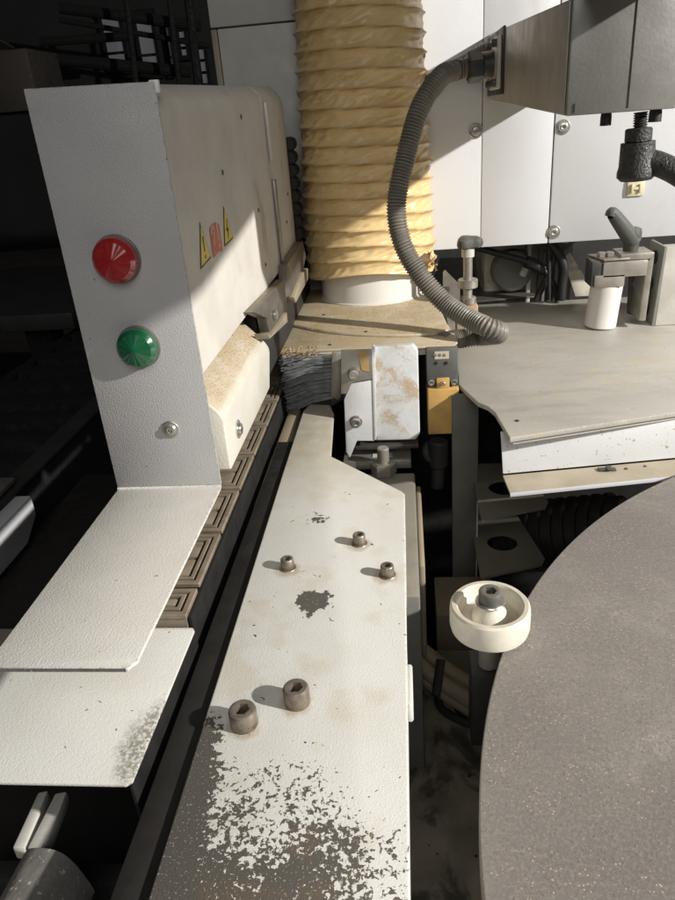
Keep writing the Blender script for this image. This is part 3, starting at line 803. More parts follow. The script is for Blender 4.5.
# ------------------------------------------------------------------ limit switch
sw = thing('limit_switch', 'small yellow switch with grey head hanging under the hood plate corner', 'switch', (.04, .78, -.36))
y1 = .785
a = at(426, 349, y=y1); b = at(458, 382, y=y1)
obj('switch_head', box(a.x, b.x, y1, y1+.035, b.z, a.z, .0015), 'switch_grey', sw)
for px, py in ((435, 355), (439.5, 355), (444, 355), (436, 363), (446, 363)):
    c = at(px, py, y=y1); obj('stud', lathe([(.0022, 0), (.0020, .0008), (.0009, .0010)], (c.x, y1, c.z), (0, -1, 0), 14), 'bright_screw' if py < 360 else 'black_plastic', sw)
c0 = at(434.5, 351.5, y=y1); c1 = at(449, 358.5, y=y1)
obj('terminal_plate', box(c0.x, c1.x, y1-.0006, y1-.0001, c1.z, c0.z), 'plate_dust', sw)
a = at(427, 389, y=y1-.002); b = at(459, 434, y=y1-.002)
obj('switch_body', box(a.x, b.x, y1-.002, y1+.033, b.z, a.z, .0022, 3), 'yellow_switch', sw)
c0 = at(436.5, 378.5, y=y1-.002); c1 = at(449.5, 389, y=y1-.002)
obj('body_tab', box(c0.x, c1.x, y1-.0015, y1+.012, c1.z-.002, c0.z, .001), 'yellow_switch', sw)
obj('screw_shelf', box(a.x, b.x, y1+.004, y1+.030, a.z+.0005, a.z+.0125), 'charcoal', sw)
for px, py in ((431.5, 384), (443, 383.5), (454.5, 383.5)):
    c = at(px, py, y=y1-.003); cap_screw((c.x, y1+(.003 if px != 443 else -.0015), c.z), .0040 if px != 443 else .0026, .004, sw, (0, -1, 0), washer=False, m='bright_screw')
# tiny lettering running up the face: short raised marks
ps = []
for k in range(9):
    z = b.z+.006+k*.0028
    ps.append(box(b.x-.0100, b.x-.0078+(.0006 if k % 3 else 0), y1-.0023, y1-.0019, z, z+.0016))
obj('raised_lettering', merge(*ps), 'yellow_switch', sw)
c = at(438, 440, y=.80); d = at(438, 466, y=.80); e = at(437, 488, y=.80)
obj('cable_gland', merge(rod(c, d, .0125, 20, .002), rod(d, e, .0085, 20, .003)), 'charcoal', sw)

# ------------------------------------------------------------------ hood plate and yellow hose
HZ = -.25
pl = thing('dust_plate', 'dusty cream sheet plate carrying the foot of the yellow hose', 'plate', (-.05, 1.0, HZ))
poly = [at(p[0], p[1], z=HZ) for p in ((279, 351), (455, 345), (458, 341), (456, 336), (447, 323), (440, 308), (430, 285), (425, 262), (322, 262), (308, 290), (294, 318), (282, 343))]
obj('plate_sheet', prism([poly], Vector((0, 0, -.003)), .0009), 'plate_dust', pl)
# upper curved layer
cv = spline([at(*p, z=HZ+.004) for p in ((287, 323), (330, 331), (380, 334), (430, 333), (449, 329))], 8)
poly = cv+[at(*p, z=HZ+.004) for p in ((441, 312), (430, 288), (425, 264), (323, 264), (309, 292), (298, 312))]
obj('raised_sheet', prism([poly], Vector((0, 0, -.0038)), .0012), 'plate_dust', pl)
obj('front_flange', box(-.150, .056, .7985, .8005, -.262, -.2535), 'plate_dust', pl)
for px, py in ((324, 315), (366, 332), (330, 345)):
    obj('pin', lathe([(.002, 0), (.0018, .001), (.0006, .0014)], at(px, py, z=HZ+(.004 if py < 333 else 0)), (0, 0, 1), 12), 'charcoal', pl)
HC = Vector((-.050, 1.056, 0))
obj('collar', lathe([(.0775, 0), (.0775, .0015), (.0755, .003), (.0755, .050), (.072, .050), (.072, .004)], (HC.x, HC.y, HZ+.004), (0, 0, 1), 64), 'white_plastic', pl)

def make_hose():
    NA = 260; pitch_ = .0219; z0_, z1_ = -.212, .34; per = 12
    nz = int((z1_-z0_)/pitch_*per)
    bm = nb(); lay = bm.verts.layers.float.new('ridge'); rings = []
    for j in range(nz+1):
        z = z0_+(z1_-z0_)*j/nz; t_ = (z-z0_)/(z1_-z0_)
        ring = []
        for i in range(NA):
            a = 2*PI*i/NA
            Rr = .0985-.0120*min(1, t_*1.6)
            cx = HC.x-.004*math.sin(min(1, t_*1.7)*PI)*0; cy = HC.y
            # seam bottom: mouth flares and tilts a little
            zz = z+.010*math.sin(a)*max(0, 1-t_*4)*-1+.004*math.sin(3*a)*max(0, 1-t_*7)
            ph = (z/pitch_+a/(2*PI)) % 1
            d = abs(2*ph-1)                       # 1 at ridge, 0 mid
            q = .0052*(d**3.6)
            # slanting wrinkles between the wires
            cell = math.floor(z/pitch_+a/(2*PI))
            u_ = a*Rr; f_ = ph*pitch_
            p_ = (u_*.90+f_*.42); q_ = (f_*.92-u_*.34)
            wv = noise.noise(Vector((p_*42, q_*150, cell*3.1)))
            w2 = noise.noise(Vector((p_*95, q_*300, cell*5.7+9)))
            amp = (1-d**3)*(.0025*(1-.3*max(0, 1-t_*3)))
            wv += .34*math.sin(2*PI*((f_-.42*u_)/.0095+cell*.37+1.1*noise.noise(Vector((u_*22, f_*60, cell*2.3)))))*max(0, .75+noise.noise(Vector((u_*14, cell*1.7, 4))))
            r = Rr-.0062+q+amp*(wv*1.15+w2*.4)
            if d > .93: r += .0006
            v = bm.verts.new((cx+r*math.cos(a), cy+r*math.sin(a), zz)); v[lay] = max(0, (d-.86)/.14)
            ring.append(v)
        rings.append(ring)
    for a_, b_ in zip(rings, rings[1:]):
        for i in range(NA): bm.faces.new((a_[i], a_[(i+1) % NA], b_[(i+1) % NA], b_[i]))
    # inward lip so the mouth has thickness
    lip = [bm.verts.new((HC.x+(v.co.x-HC.x)*.80, HC.y+(v.co.y-HC.y)*.80, v.co.z+.004)) for v in rings[0]]
    for i in range(NA): bm.faces.new((lip[i], lip[(i+1) % NA], rings[0][(i+1) % NA], rings[0][i]))
    return bm
hs = thing('suction_hose', 'wide yellow corrugated suction hose standing on the dusty plate', 'hose', (HC.x, HC.y, -.215))
obj('hose_wall', make_hose(), 'hose_skin', hs, 60)
# torn flap near the foot on the right
bm = nb()
c = at(431, 262, y=1.02)
for k in range(26):
    p = c+Vector((random.uniform(-.007, .006), random.uniform(-.006, .004), random.uniform(-.012, .012)))
    vs = [bm.verts.new(p+Vector((random.uniform(-.004, .004), random.uniform(-.003, .003), random.uniform(-.005, .005)))) for _ in range(3)]
    bm.faces.new(vs)
mat('torn_orange', (.50, .26, .10), .5, mottle=.4, mscale=100)
obj('torn_flap', bm, 'torn_orange', hs, None)

# ------------------------------------------------------------------ white machine panels at the back
PY = 1.10
pan = thing('white_panelling', 'white sheet panels behind the hose in three widths with screws', 'panel', (.2, PY, -.19))
pb = -.196
def panel(x0, x1, z0, z1, nm='panel', m='panel_paint'): return obj(nm, box(x0, x1, PY, PY+.012, z0, z1, .0012), m, pan)
panel(-.110, .1140, pb, .42)
panel(.1148, .2132, pb, .42)
panel(.2152, .80, pb, .42)
obj('backing', box(-.110, .80, PY+.014, PY+.02, pb+.004, .42), 'charcoal', pan)
for px, py in ((476, 131), (563, 127), (553.5, 232)):
    c = at(px, py, y=PY); pan_screw((c.x, PY-.0002, c.z), .0098, pan, (0, -1, 0))
c = at(635, 188, y=PY)
cl = obj('cable_clip', box(c.x-.012, c.x+.012, PY-.004, PY-.0003, c.z-.011, c.z+.011, .0015), 'clear_clip', pan, origin=(c.x, PY, c.z))
obj('clip_eye', merge(box(c.x-.007, c.x-.004, PY-.0075, PY-.0042, c.z-.006, c.z+.006, .0006), box(c.x+.004, c.x+.007, PY-.0075, PY-.0042, c.z-.006, c.z+.006, .0006), box(c.x-.0038, c.x+.0038, PY-.0065, PY-.0042, c.z-.002, c.z+.002, .0004)), 'clear_clip', cl)
# grey cabinet to the left of the hose
a = at(211, 29, y=PY); b = at(221, 60, y=PY)
cab = thing('grey_cabinet', 'dull grey cabinet side behind the hood and left of the hose', 'cabinet', (-.22, PY, -.3))
obj('upper_panel', box(a.x, -.112, PY-.003, PY+.5, a.z+.0008, .5, .0015), 'cabinet_paint', cab)
obj('lower_panel', box(b.x, -.112, PY, PY+.5, -.9, a.z-.0008, .0015), 'cabinet_paint', cab)
obj('edge_strip', box(b.x-.009, b.x-.0008, PY-.001, PY+.012, -.9, a.z-.0012, .001), 'under_tan', cab)

# ------------------------------------------------------------------ overhanging grey beam
def yl(px, py, Y): return at(px, py, y=Y)
bm_ = thing('motor_beam', 'grey box beam jutting from the white panel at the upper right', 'beam', (.16, .8, 0))
x0, x1 = .1235, .203
fy, by = .594, PY-.001
zf0, zf1, zb0, zb1 = -.0135, .062, .0035, .083
bm = nb()
V8 = [Vector((x0, fy, zf0)), Vector((x1, fy, zf0-.0005)), Vector((x1, fy, zf1+.01)), Vector((x0, fy, zf1)), Vector((x0, by, zb0)), Vector((x1, by, zb0)), Vector((x1, by, zb1)), Vector((x0, by, zb1))]
vs = [bm.verts.new(v) for v in V8]
for f in ((0, 1, 2, 3), (7, 6, 5, 4), (0, 3, 7, 4), (1, 5, 6, 2), (3, 2, 6, 7), (0, 4, 5, 1)): bm.faces.new([vs[i] for i in f])
bmesh.ops.recalc_face_normals(bm, faces=bm.faces[:])
bmesh.ops.bevel(bm, geom=bm.edges[:], offset=.0015, segments=2, affect='EDGES', profile=.5)
obj('beam_body', bm, 'beam_grey', bm_)
mat('brushed_grey', (.52, .50, .46), .38, .3, mottle=.15, mscale=20, scr=.5, dirt=((.34, .31, .26), .56, 18))
e = .0012
obj('side_plate', prism([[Vector((x0-.0004, fy+.003, zf0+e)), Vector((x0-.0004, by-.002, zb0+e)), Vector((x0-.0004, by-.002, zb1-e)), Vector((x0-.0004, fy+.003, zf1-e))]], Vector((-.0008, 0, 0)), .0003), 'brushed_grey', bm_)
c = at(632, 60, y=fy)
obj('front_seam', box(c.x-.0003, c.x+.0003, fy-.0005, fy-.0001, -.011, .06), 'black_plastic', bm_)
c = at(573, 110, y=fy); obj('corner_nick', box(c.x, c.x+.0012, fy-.0006, fy-.0001, c.z-.002, c.z+.004), 'black_plastic', bm_)
for px, wd in ((606, .0075), (655, .0085)):
    c = at(px, 118, y=fy+.012); obj('foot_bolt', lathe([(wd/2*1.1, -.006, 0), (wd/2*1.1, 0), (wd/2, .003)], (c.x, fy+.012, -.0165), (0, 0, 1), 20), 'black_plastic', bm_)
# far end gasket, flange and gland
fl = thing('conduit_flange', 'steel flange plate with four bolts on the side of the grey beam', 'flange', (x0, .96, .03))
xF = x0-.0006
q = [at(493, 36, x=xF), at(503, 33, x=xF), at(503, 86, x=xF), at(489, 84, x=xF), at(488, 48, x=xF)]
gy = at(494, 60, x=xF).y
gy0 = at(503, 60, x=xF).y
obj('gasket', box(x0-.0035, x0-.0004, gy0-.02, PY-.006, .008, .078, .001), 'black_plastic', fl)
obj('flange_plate', box(x0-.008, x0-.0036, gy0-.01, gy0+.075, .014, .070, .0015), 'light_metal', fl)
cy_, cz_ = gy0+.033, .042
for dy in (-.028, .028):
    for dz in (-.021, .021):
        obj('bolt', lathe([(.0045, 0), (.0045, .005), (.003, .006)], (x0-.008, cy_+dy, cz_+dz), (-1, 0, 0), 18), 'dark_steel', fl)
fit = Vector((x0-.008, cy_, cz_))
obj('gland', merge(lathe([(.0150, 0), (.0150, .014), (.0135, .016)], fit, (-1, -.15, -.05), 30), lathe([(.0180, .0162, 1), (.0180, .030, 1), (.0165, .032, 1), (.0145, .0325)], fit, (-1, -.15, -.05), 36)), 'dark_steel', fl, 25)
# added unseen housing above the beam, shaped to shade the hood and the hose
hz = lambda y: max(.042, .112*y)
ho = thing('shade_housing', 'added grey housing out of view over the beam, shaped to shade hood and hose', 'housing', (.19, .5, .1))
prof = [(.20, .044), (.375, .044), (.594, .069), (.985, .115), (.985, .75), (.20, .75)]
obj('housing_body', prism([[Vector((.128, y, z)) for y, z in prof]], Vector((.068, 0, 0)), .003), 'beam_grey', ho)

# black lever knob hanging under the beam
lv = thing('clamp_handle', 'black crinkle clamp handle hanging from a thread under the grey beam', 'handle', at(637, 150, y=fy+.03))
Y_ = fy+.03
T0 = at(641, 112, y=Y_); T1 = at(640, 132, y=Y_)
n_ = 60; pts = [T0.lerp(T1, k/n_) for k in range(n_+1)]
obj('thread', tube(pts, lambda i: .0050+.0007*math.sin(i/n_*2*PI*8), 20), 'dark_steel', lv)
A_ = at(639, 128, y=Y_); B_ = at(638, 142, y=Y_); C_ = at(636, 178, y=Y_)
obj('collar', rod(A_, B_, .0102, 28, .001), 'crinkle_black', lv)
hub = lathe([(.0130, 0), (.0130, .001), (.0138, .018), (.0150, .022), (.0150, .0255), (.012, .0285), (.008, .029)], B_, C_-B_, 36)
obj('hub', hub, 'crinkle_black', lv)
armpts = spline([at(640, 161, y=Y_), at(655, 163, y=Y_-.004), at(672, 170, y=Y_-.010), at(700, 186, y=Y_-.018), at(740, 196, y=Y_-.02)], 8)
obj('lever', tube(armpts, lambda i: .0098-.00004*i, 20), 'crinkle_black', lv)

# ------------------------------------------------------------------ corrugated conduit
cpts = [fit+Vector((-.030, -.0045, -.0015)), fit+Vector((-.050, -.012, -.004)), at(440, 78, y=.93), at(420, 108, y=.905), at(405, 160, y=.885), at(396.5, 205, y=.87), at(402, 242, y=.86), at(420, 275, y=.85), at(445, 303, y=.835), at(470, 319, y=.815), at(487, 327, y=.80), at(497, 331, y=.803), at(498, 334, y=.825), at(484, 336, y=.850), at(466, 338, y=.855), at(450, 340, y=.845), at(440, 342, y=.83)]
path = resample(spline(cpts, 24), .0007)
con = thing('corrugated_conduit', 'grey corrugated conduit looping from the beam flange down to the table', 'conduit', at(400, 242, y=.86))
PC = .0036
rr = lambda i: 0.0110+.0010*math.sin(i*.0007/PC*2*PI)
obj('conduit_tube', tube(path, rr, 24, ridge=lambda i: .5+.5*math.sin(i*.0007/PC*2*PI)), 'conduit_skin', con, 80)
# second conduit behind the hose
p2 = spline([at(489, 47, y=1.06), at(465, 60, y=1.06), at(440, 74, y=1.065), at(415, 88, y=1.07), at(390, 102, y=1.075)], 20)
p2 = resample(p2, .001)
# stays between panel and hose
c2 = thing('rear_conduit', 'dark ribbed conduit passing behind the yellow hose to the beam', 'conduit', at(440, 74, y=1.065))
obj('conduit_tube', tube(p2, lambda i: .0075+.0008*math.sin(i*.001/.004*2*PI), 18, ridge=lambda i: .5+.5*math.sin(i*.001/.004*2*PI)), 'conduit_skin', c2, 80)

# ------------------------------------------------------------------ right table
TZ = -.30
tb = thing('side_table', 'dusty grey steel table plate with a notched left corner', 'table', (.35, .9, -.36))
edge = [at(*p, z=TZ) for p in ((456, 350), (459, 384), (466, 391), (478, 402), (488, 406), (495, 412), (510, 437.5))]
front_r = at(675, 412, z=TZ); d = (front_r-edge[-1]); far_r = edge[-1]+d*4.2
poly = edge+[far_r, Vector((far_r.x, 1.165, TZ)), at(447, 303, z=TZ)+Vector((0, 0, 0)), Vector((.062, .96, TZ))]
poly[-2] = Vector((.062, 1.165, TZ))
obj('table_top', prism([poly], Vector((0, 0, -.006)), .001, 2), 'table_steel', tb)
# light sheet lip just below the front edge
e0 = edge[-1]+Vector((.004, .006, -.0085)); dn = d.normalized()
obj('edge_strip', prism([[e0, e0+dn*.75, e0+dn*.75+Vector((0, .05, 0)), e0+Vector((-.004, .05, 0))]], Vector((0, 0, -.0025)), .0005), 'light_metal', tb)
c = at(517, 421, z=TZ); obj('pin', lathe([(.0022, 0), (.002, .0008)], c, (0, 0, 1), 14), 'charcoal', tb)
# white channel under the table
A0 = at(498, 440, y=.676); 
v0 = at(503, 474, z=-.352); v1 = at(675, 458, z=-.352); dd = (v1-v0).normalized(); far_ = 4.5
ch = thing('table_channel', 'white folded channel with a dusty lower lip under the table', 'channel', v0)
up_ = Vector((0, .012, .043))
Ls = .78
t0 = v0+up_+Vector((-.002, 0, 0))
obj('channel_web', prism([[v0, v0+dd*Ls, v0+dd*Ls+up_, t0]], Vector((0, .0022, 0)), .0006), 'lip_white', ch)
w0 = at(510, 495, z=-.356); w1 = at(675, 478, z=-.356); dw = (w1-w0).normalized()
holes = []
for px, py, r_ in ((625, 468.5, .0028), (644, 466, .0026)):
    holes.append(circ(at(px, py+.5, z=-.354), r_, 12))
outer = [v0+Vector((0, -.0004, -.001)), w0+Vector((0, 0, .003)), w0+dw*Ls, v0+dd*Ls+Vector((0, -.0004, -.001))]
obj('lower_lip', prism([[Vector((p.x, p.y, -.3535)) for p in outer]]+[[Vector((p.x, p.y, -.3535)) for p in h] for h in holes], Vector((0, 0, -.0025))), 'lip_dust', ch)
ew = w0+Vector((0, -.0006, 0)); 
obj('lip_edge', prism([[Vector((ew.x, ew.y, -.3532)), Vector((ew.x, ew.y, -.3532))+dw*Ls, Vector((ew.x, ew.y, -.3575))+dw*Ls, Vector((ew.x, ew.y, -.3575))]], Vector((0, -.0012, 0)), .0003), 'panel_paint', ch)
c = at(620, 469, z=-.353)
c = at(608, 470, z=-.353)
obj('slot_plug', merge(box(c.x-.010, c.x+.008, c.y-.003, c.y+.004, -.3534, -.3515, .0008), box(c.x-.002, c.x+.004, c.y-.005, c.y+.005, -.3514, -.3500, .0006)), 'dark_steel', ch)

# upright plate under the table's left edge
up = thing('upright_plate', 'dull grey upright plate under the left edge of the table', 'plate', (.05, .72, -.7))
mat('under_grey', (.15, .15, .13), .5, mottle=.35, mscale=9, peel=.15, dust=((.26, .22, .16), .4))
L0 = at(449, 400, y=.735); R0 = at(478, 415, y=.735)
obj('plate_body', box(.050, at(478, 470, y=.780).x, .780, .787, -.66, -.3075, .0015), 'under_grey', up)
obj('edge_light', box(at(478, 470, y=.780).x-.0012, at(478, 470, y=.780).x+.0006, .778, .7797, -.62, -.45), 'light_metal', up)
for z_, ln, lab in ((-.425, .085, 'upper grey bracket shelf with a round hole under the table'), (-.505, .085, 'lower grey bracket shelf with a round hole under the table')):
    s = thing('hole_bracket', lab, 'bracket', (.12, .74, z_), 'bracket shelves with round holes')
    k = (z_/-.425)
    q = [Vector((.077, .690*1, z_)), Vector((.152, .715, z_)), Vector((.158, .728, z_)), Vector((.140, .83, z_)), Vector((.077, .83, z_))]
    hc = Vector((.112, .765, z_))
    obj('shelf_plate', prism([q, circ(hc, .019, 28)], Vector((0, 0, -.003))), 'under_grey', s)

# ------------------------------------------------------------------ nylon guide wheel
WC = at(490, 604, z=-.322)
wh = thing('nylon_wheel', 'white nylon guide wheel with a socket screw beside the round disc', 'wheel', (WC.x, WC.y, -.42))
R = .0285; zt2 = -.3215; zb2 = -.3435
prof = [(R*.5, zb2), (R*.90, zb2), (R*.97, zb2+.0015), (R, zb2+.005), (R, zt2-.005), (R*.985, zt2-.0015), (R*.94, zt2), (R*.84, zt2), (R*.80, zt2-.0015), (R*.77, zt2-.010), (R*.72, zt2-.012), (R*.40, zt2-.012)]
obj('tread', lathe([(r_, z_-zb2) for r_, z_ in prof], (WC.x, WC.y, zb2), (0, 0, 1), 72), 'white_nylon', wh, 30)
obj('hub', lathe([(R*.46, 0), (R*.44, .004), (R*.34, .0085), (R*.31, .0125), (R*.30, .014)], (WC.x, WC.y, zt2-.012), (0, 0, 1), 40), 'white_nylon', wh)
cap_screw((WC.x, WC.y, zt2+.0015), .0082, .0085, wh, m='switch_grey', wm='bright_screw')
obj('axle', rod((WC.x, WC.y, -.378), (WC.x, WC.y, zb2-.0005), .0075, 24, .0008), 'steel', wh)
obj('axle_base', box(WC.x-.013, WC.x+.010, WC.y-.012, WC.y+.016, -.45, -.3785, .001), 'charcoal', wh)

# ------------------------------------------------------------------ big round disc
DZ = -.345
k = .345/.32
dc = Vector((.4931*k, .1967*k, DZ)); dr = .46697*k
di = thing('round_table', 'large round brown grey disc table filling the lower right', 'table', (dc.x, dc.y, FZ))
obj('disc_top', lathe([(dr-.0008, -.018), (dr, -.017), (dr, -.0008), (dr-.0008, 0)], dc, (0, 0, 1), 360), 'disc_board', di, 30)
obj('pedestal', rod((dc.x, dc.y, FZ), (dc.x, dc.y, DZ-.019), .09, 32), 'charcoal', di)
obj('under_ring', lathe([(.30, -.045), (.30, -.0195)], dc, (0, 0, 1), 64), 'charcoal', di)

# ------------------------------------------------------------------ knob post on the table
kp = thing('star_knob_post', 'steel post with a three lobed knob on the table beside the hose', 'clamp', (.085, .971, TZ))
KX, KY = .0845, .971
def lob(a, r, h): return r*(1+.22*math.cos(3*a+.4))
obj('knob', lathe([(.010, 0), (.0155, .002), (.0165, .006), (.0155, .011), (.011, .0145), (.004, .0155)], (KX, KY, -.1725), (0, 0, 1), 60, shape=lob), 'lever_grey', kp)
obj('knob_neck', lathe([(.0085, 0), (.0085, .010), (.0075, .0112)], (KX, KY, -.1840), (0, 0, 1), 28), 'light_metal', kp)
obj('shaft', rod((KX, KY, -.262), (KX, KY, -.1842), .0062, 22), 'steel', kp)
obj('ring', lathe([(.0066, -.0005), (.0125, 0), (.0135, .001), (.0135, .0105), (.0125, .0115), (.0066, .0118)], (KX, KY, -.2255), (0, 0, 1), 36), 'steel', kp)
mat('rusty_post', (.50, .42, .28), .5, mottle=.2, mscale=60, dirt=((.42, .20, .07), .50, 60))
obj('post_body', box(KX-.016, KX+.0135, KY-.010, KY+.014, TZ+.0005, -.2485, .002), 'rusty_post', kp)
obj('post_cap', rod((KX+.002, KY, -.2483), (KX+.002, KY, -.2385), .0095, 24, .001), 'steel', kp)
obj('side_blade', prism([[at(443, 272, y=1.0), at(445, 270, y=1.0), at(460, 285, y=1.0), at(460, 305, y=1.0), at(443, 298, y=1.0)]], Vector((0, .002, 0))), 'steel', kp)
obj('cross_screw', rod((KX+.0135, KY-.002, -.262), (KX+.017, KY-.002, -.262), .0040, 16), 'charcoal', kp)
c = at(476, 341, z=TZ); obj('table_hole_plug', lathe([(.006, 0), (.006, .0012), (.004, .0014), (.0035, .0004)], c, (0, 0, 1), 20), 'charcoal', kp)

# ------------------------------------------------------------------ white roller on its bracket and lever
ra = thing('roller_stop', 'white upright roller on a steel angle arm with grey lever on the table', 'stop', (.275, .995, TZ))
RC = Vector((.2775, 1.004, 0)); ry = 1.004
obj('roller', rod((RC.x-.0035, ry, TZ+.0015), (RC.x+.001, ry, -.2385), .0215, 44, .0012), 'white_plastic', ra)
def yb(x0, y0, x1, y1, Y, d_, m, nm, bev=.0008):
    a = at(x0, y0, y=Y); b = at(x1, y1, y=Y)
    return obj(nm, box(min(a.x, b.x), max(a.x, b.x), Y, Y+d_, min(a.z, b.z), max(a.z, b.z), bev), m, ra)
yb(595, 276, 624, 286.5, .982, .040, 'steel', 'roller_block')
yb(604, 262.5, 646.5, 275.6, .982, .034, 'steel', 'arm_bar')
yb(592.5, 262, 603.6, 286.5, .984, .036, 'dark_steel', 'end_block')
a = at(590, 257, z=-.2035)
zz_ = at(604, 262.5, y=.982).z
obj('top_plate', prism([[Vector((at(588, 257, y=1.02).x, 1.025, zz_+.0015)), Vector((.300, 1.025, zz_+.0015)), Vector((.300, .984, zz_+.0015)), Vector((at(604, 262.5, y=.982).x, .981, zz_+.0015))]], Vector((0, 0, .0025)), .0005), 'steel', ra)
for px in (601, 609):
    c = at(px, 259, y=1.0); obj('nut', lathe([(.0062, 0, 1), (.0062, .005, 1), (.004, .006)], (c.x, 1.0, zz_+.0045), (0, 0, 1), 24), 'steel', ra, 25)
fa = at(625, 257, y=.985); fb = at(655, 254, y=.985)
obj('angle_top', box(at(621, 257, y=.985).x, at(654.5, 254, y=.985).x, .985, 1.03, zz_+.0005, zz_+.009, .001), 'steel', ra)
obj('angle_leg', prism([[at(647, 262, y=.984), at(654.5, 256, y=.984), at(645.5, 321, y=.984), at(639, 321, y=.984)]], Vector((0, .045, 0)), .001), 'steel', ra)
obj('rear_plate', prism([[at(630, 274, y=1.03), at(646, 272, y=1.03), at(642, 318, y=1.03), at(628, 314, y=1.03)]], Vector((0, .008, 0)), .001), 'dark_steel', ra)
for py in (284, 310):
    c = at(637, py, y=1.0295); obj('bolt', lathe([(.006, 0), (.006, .003), (.003, .004)], c, (0, -1, 0), 18), 'steel', ra)
lb = at(630, 254, y=1.006)
lh = at(630.5, 236, y=1.006)
obj('lever_base', lathe([(.0095, 0), (.0100, .001), (.0105, .012), (.0122, .015), (.0126, .024), (.0112, .029), (.006, .031)], (lb.x, 1.006, zz_+.0092), (0, 0, 1), 32), 'lever_grey', ra)
lp = spline([at(633, 241, y=1.006), at(625, 230, y=1.0), at(617, 219, y=.995), at(612, 213, y=.992), at(610.5, 216.5, y=.991)], 8)
nl = len(lp)
obj('lever_grip', tube(lp, lambda i: .0120-.0045*min(1, i/(nl*.8)), 20), 'lever_grey', ra)

# block with holes at the right edge
bk = thing('drilled_block', 'upright pale metal block with three side holes at the right edge', 'block', (.37, 1.0, TZ))
xb = at(655, 326, z=TZ).x; yb_ = at(655, 326, z=TZ).y
obj('block_body', prism([[Vector((xb, yb_, TZ+.0005)), at(667, 247, y=yb_), Vector((.50, yb_, at(667, 247, y=yb_).z)), Vector((.50, yb_, TZ+.0005))]], Vector((0, .02, 0)), .001), 'light_metal', bk)
xh = at(648, 290, y=yb_+.022).x
zt3 = at(650, 241, y=yb_+.07).z
obj('shaded_drilled_side', prism([[Vector((xb-.0045, yb_+.0005, TZ+.0005)), Vector((at(666, 247, y=yb_).x-.0012, yb_+.0005, at(666, 247, y=yb_).z)), Vector((at(666, 247, y=yb_).x-.0012, yb_+.06, at(666, 247, y=yb_).z)), Vector((xb-.0045, yb_+.06, TZ+.0005))]], Vector((.004, 0, 0)), .0005), 'machine_grey', bk)  # darker grey puts the shade on this side into its colour
for f in (.16, .5, .83):
    zc = at(666, 247, y=yb_).z*f+(TZ)*(1-f); xc = (xb-.0045)*(1-f)+(at(666, 247, y=yb_).x-.0012)*f
    obj('side_hole', lathe([(.0095, 0), (.0095, .0006), (.0065, .0008), (.006, .0004)], (xc-.0002, yb_+.030, zc), (-1, 0, 0), 22), 'black_plastic', bk)

# ------------------------------------------------------------------ things behind and below the panel
dk = thing('rear_plate', 'dark slanted steel plate behind the table below the white panel', 'plate', (.12, 1.25, -.30))
q = [at(*p, z=-.298) for p in ((441, 306), (538, 297), (489, 262), (441, 262))]
q = [Vector((.03, 1.17, -.298)), at(538, 296, z=-.298), at(487, 256, z=-.298), at(440, 258, z=-.298)]
obj('plate_body', prism([q], Vector((0, 0, -.003)), .0006), 'dark_steel', dk)
mat('rear_tan', (.75, .70, .58), .6, mottle=.4, mscale=30, dirt=((.2, .17, .12), .52, 22))
bb = thing('rear_machine_box', 'cluttered dusty motor housing behind the cables under the white panel', 'housing', (.2, 1.3, -.4))
obj('housing_body', box(.135, .282, 1.245, 1.5, -.40, -.205, .008), 'rear_tan', bb)
obj('housing_cap', rod((.180, 1.215, -.26), (.180, 1.244, -.26), .034, 28, .004), 'machine_grey', bb)
obj('bright_tube', rod(at(522, 276, y=1.205), at(528, 263, y=1.205), .006, 14, .001), 'panel_paint', bb)
obj('housing_rib', box(.205, .213, 1.222, 1.244, -.38, -.21, .003), 'light_metal', bb)
obj('fin_block', box(.225, .280, 1.222, 1.244, -.34, -.225, .004), 'machine_grey', bb)
for j in range(5): obj('fin', box(.229+j*.010, .234+j*.010, 1.21, 1.2215, -.33, -.23, .001), 'machine_grey', bb)
obj('upper_duct', box(.14, .20, 1.226, 1.244, -.225, -.208, .003), 'machine_grey', bb)
gs = thing('slanted_strut', 'dusty pale slanted strut behind the black cables', 'strut', at(580, 280, y=1.2))
obj('strut_bar', prism([[at(563, 258, y=1.2), at(570, 252, y=1.2), at(596, 296, y=1.2), at(575, 297, y=1.2)]], Vector((0, .01, 0)), .002), 'rear_tan', gs)
obj('strut_top', prism([[at(556, 262, y=1.19), at(572, 240, y=1.19), at(577, 240, y=1.19), at(560, 266, y=1.19)]], Vector((0, .01, 0)), .002), 'machine_grey', gs)
for pts_, r_, lab in ((((472, 246), (500, 254), (522, 260), (540, 268), (552, 282), (558, 300)), .0055, 'black cable with a thick sleeve sagging under the white panel'),
                 (((547, 240), (558, 252), (564, 268), (562, 285), (561, 300)), .0070, 'thick black cable curving down from the panel corner'),
                 (((556, 240), (553, 262), (544, 284), (536, 300)), .0050, 'black cable crossing diagonally in front of the motor housing'),
                 (((549, 241), (549, 262), (549, 282), (549, 300)), .0030, 'thin straight dark cord hanging below the panel seam')):
    p = spline([at(a_, b_, y=1.145+.0012*(len(lab) % 25)) for a_, b_ in pts_], 10)
    cb = thing('cable', lab, 'cable', p[0], 'black cables under the white panel')
    obj('cable_body', tube(p, r_, 14), 'black_plastic', cb)
    if 'sleeve' in lab: obj('sleeve', tube(spline([at(526, 261.5, y=1.162), at(535, 265, y=1.162), at(543, 270, y=1.162)], 6), .010, 16), 'black_plastic', cb)
bw = thing('rear_bulkhead', 'dark bulkhead far behind the cables under the panel', 'bulkhead', (.3, 2.1, FZ))
obj('bulkhead_plate', box(-.25, 1.4, 2.1, 2.13, FZ, .4), 'charcoal', bw)

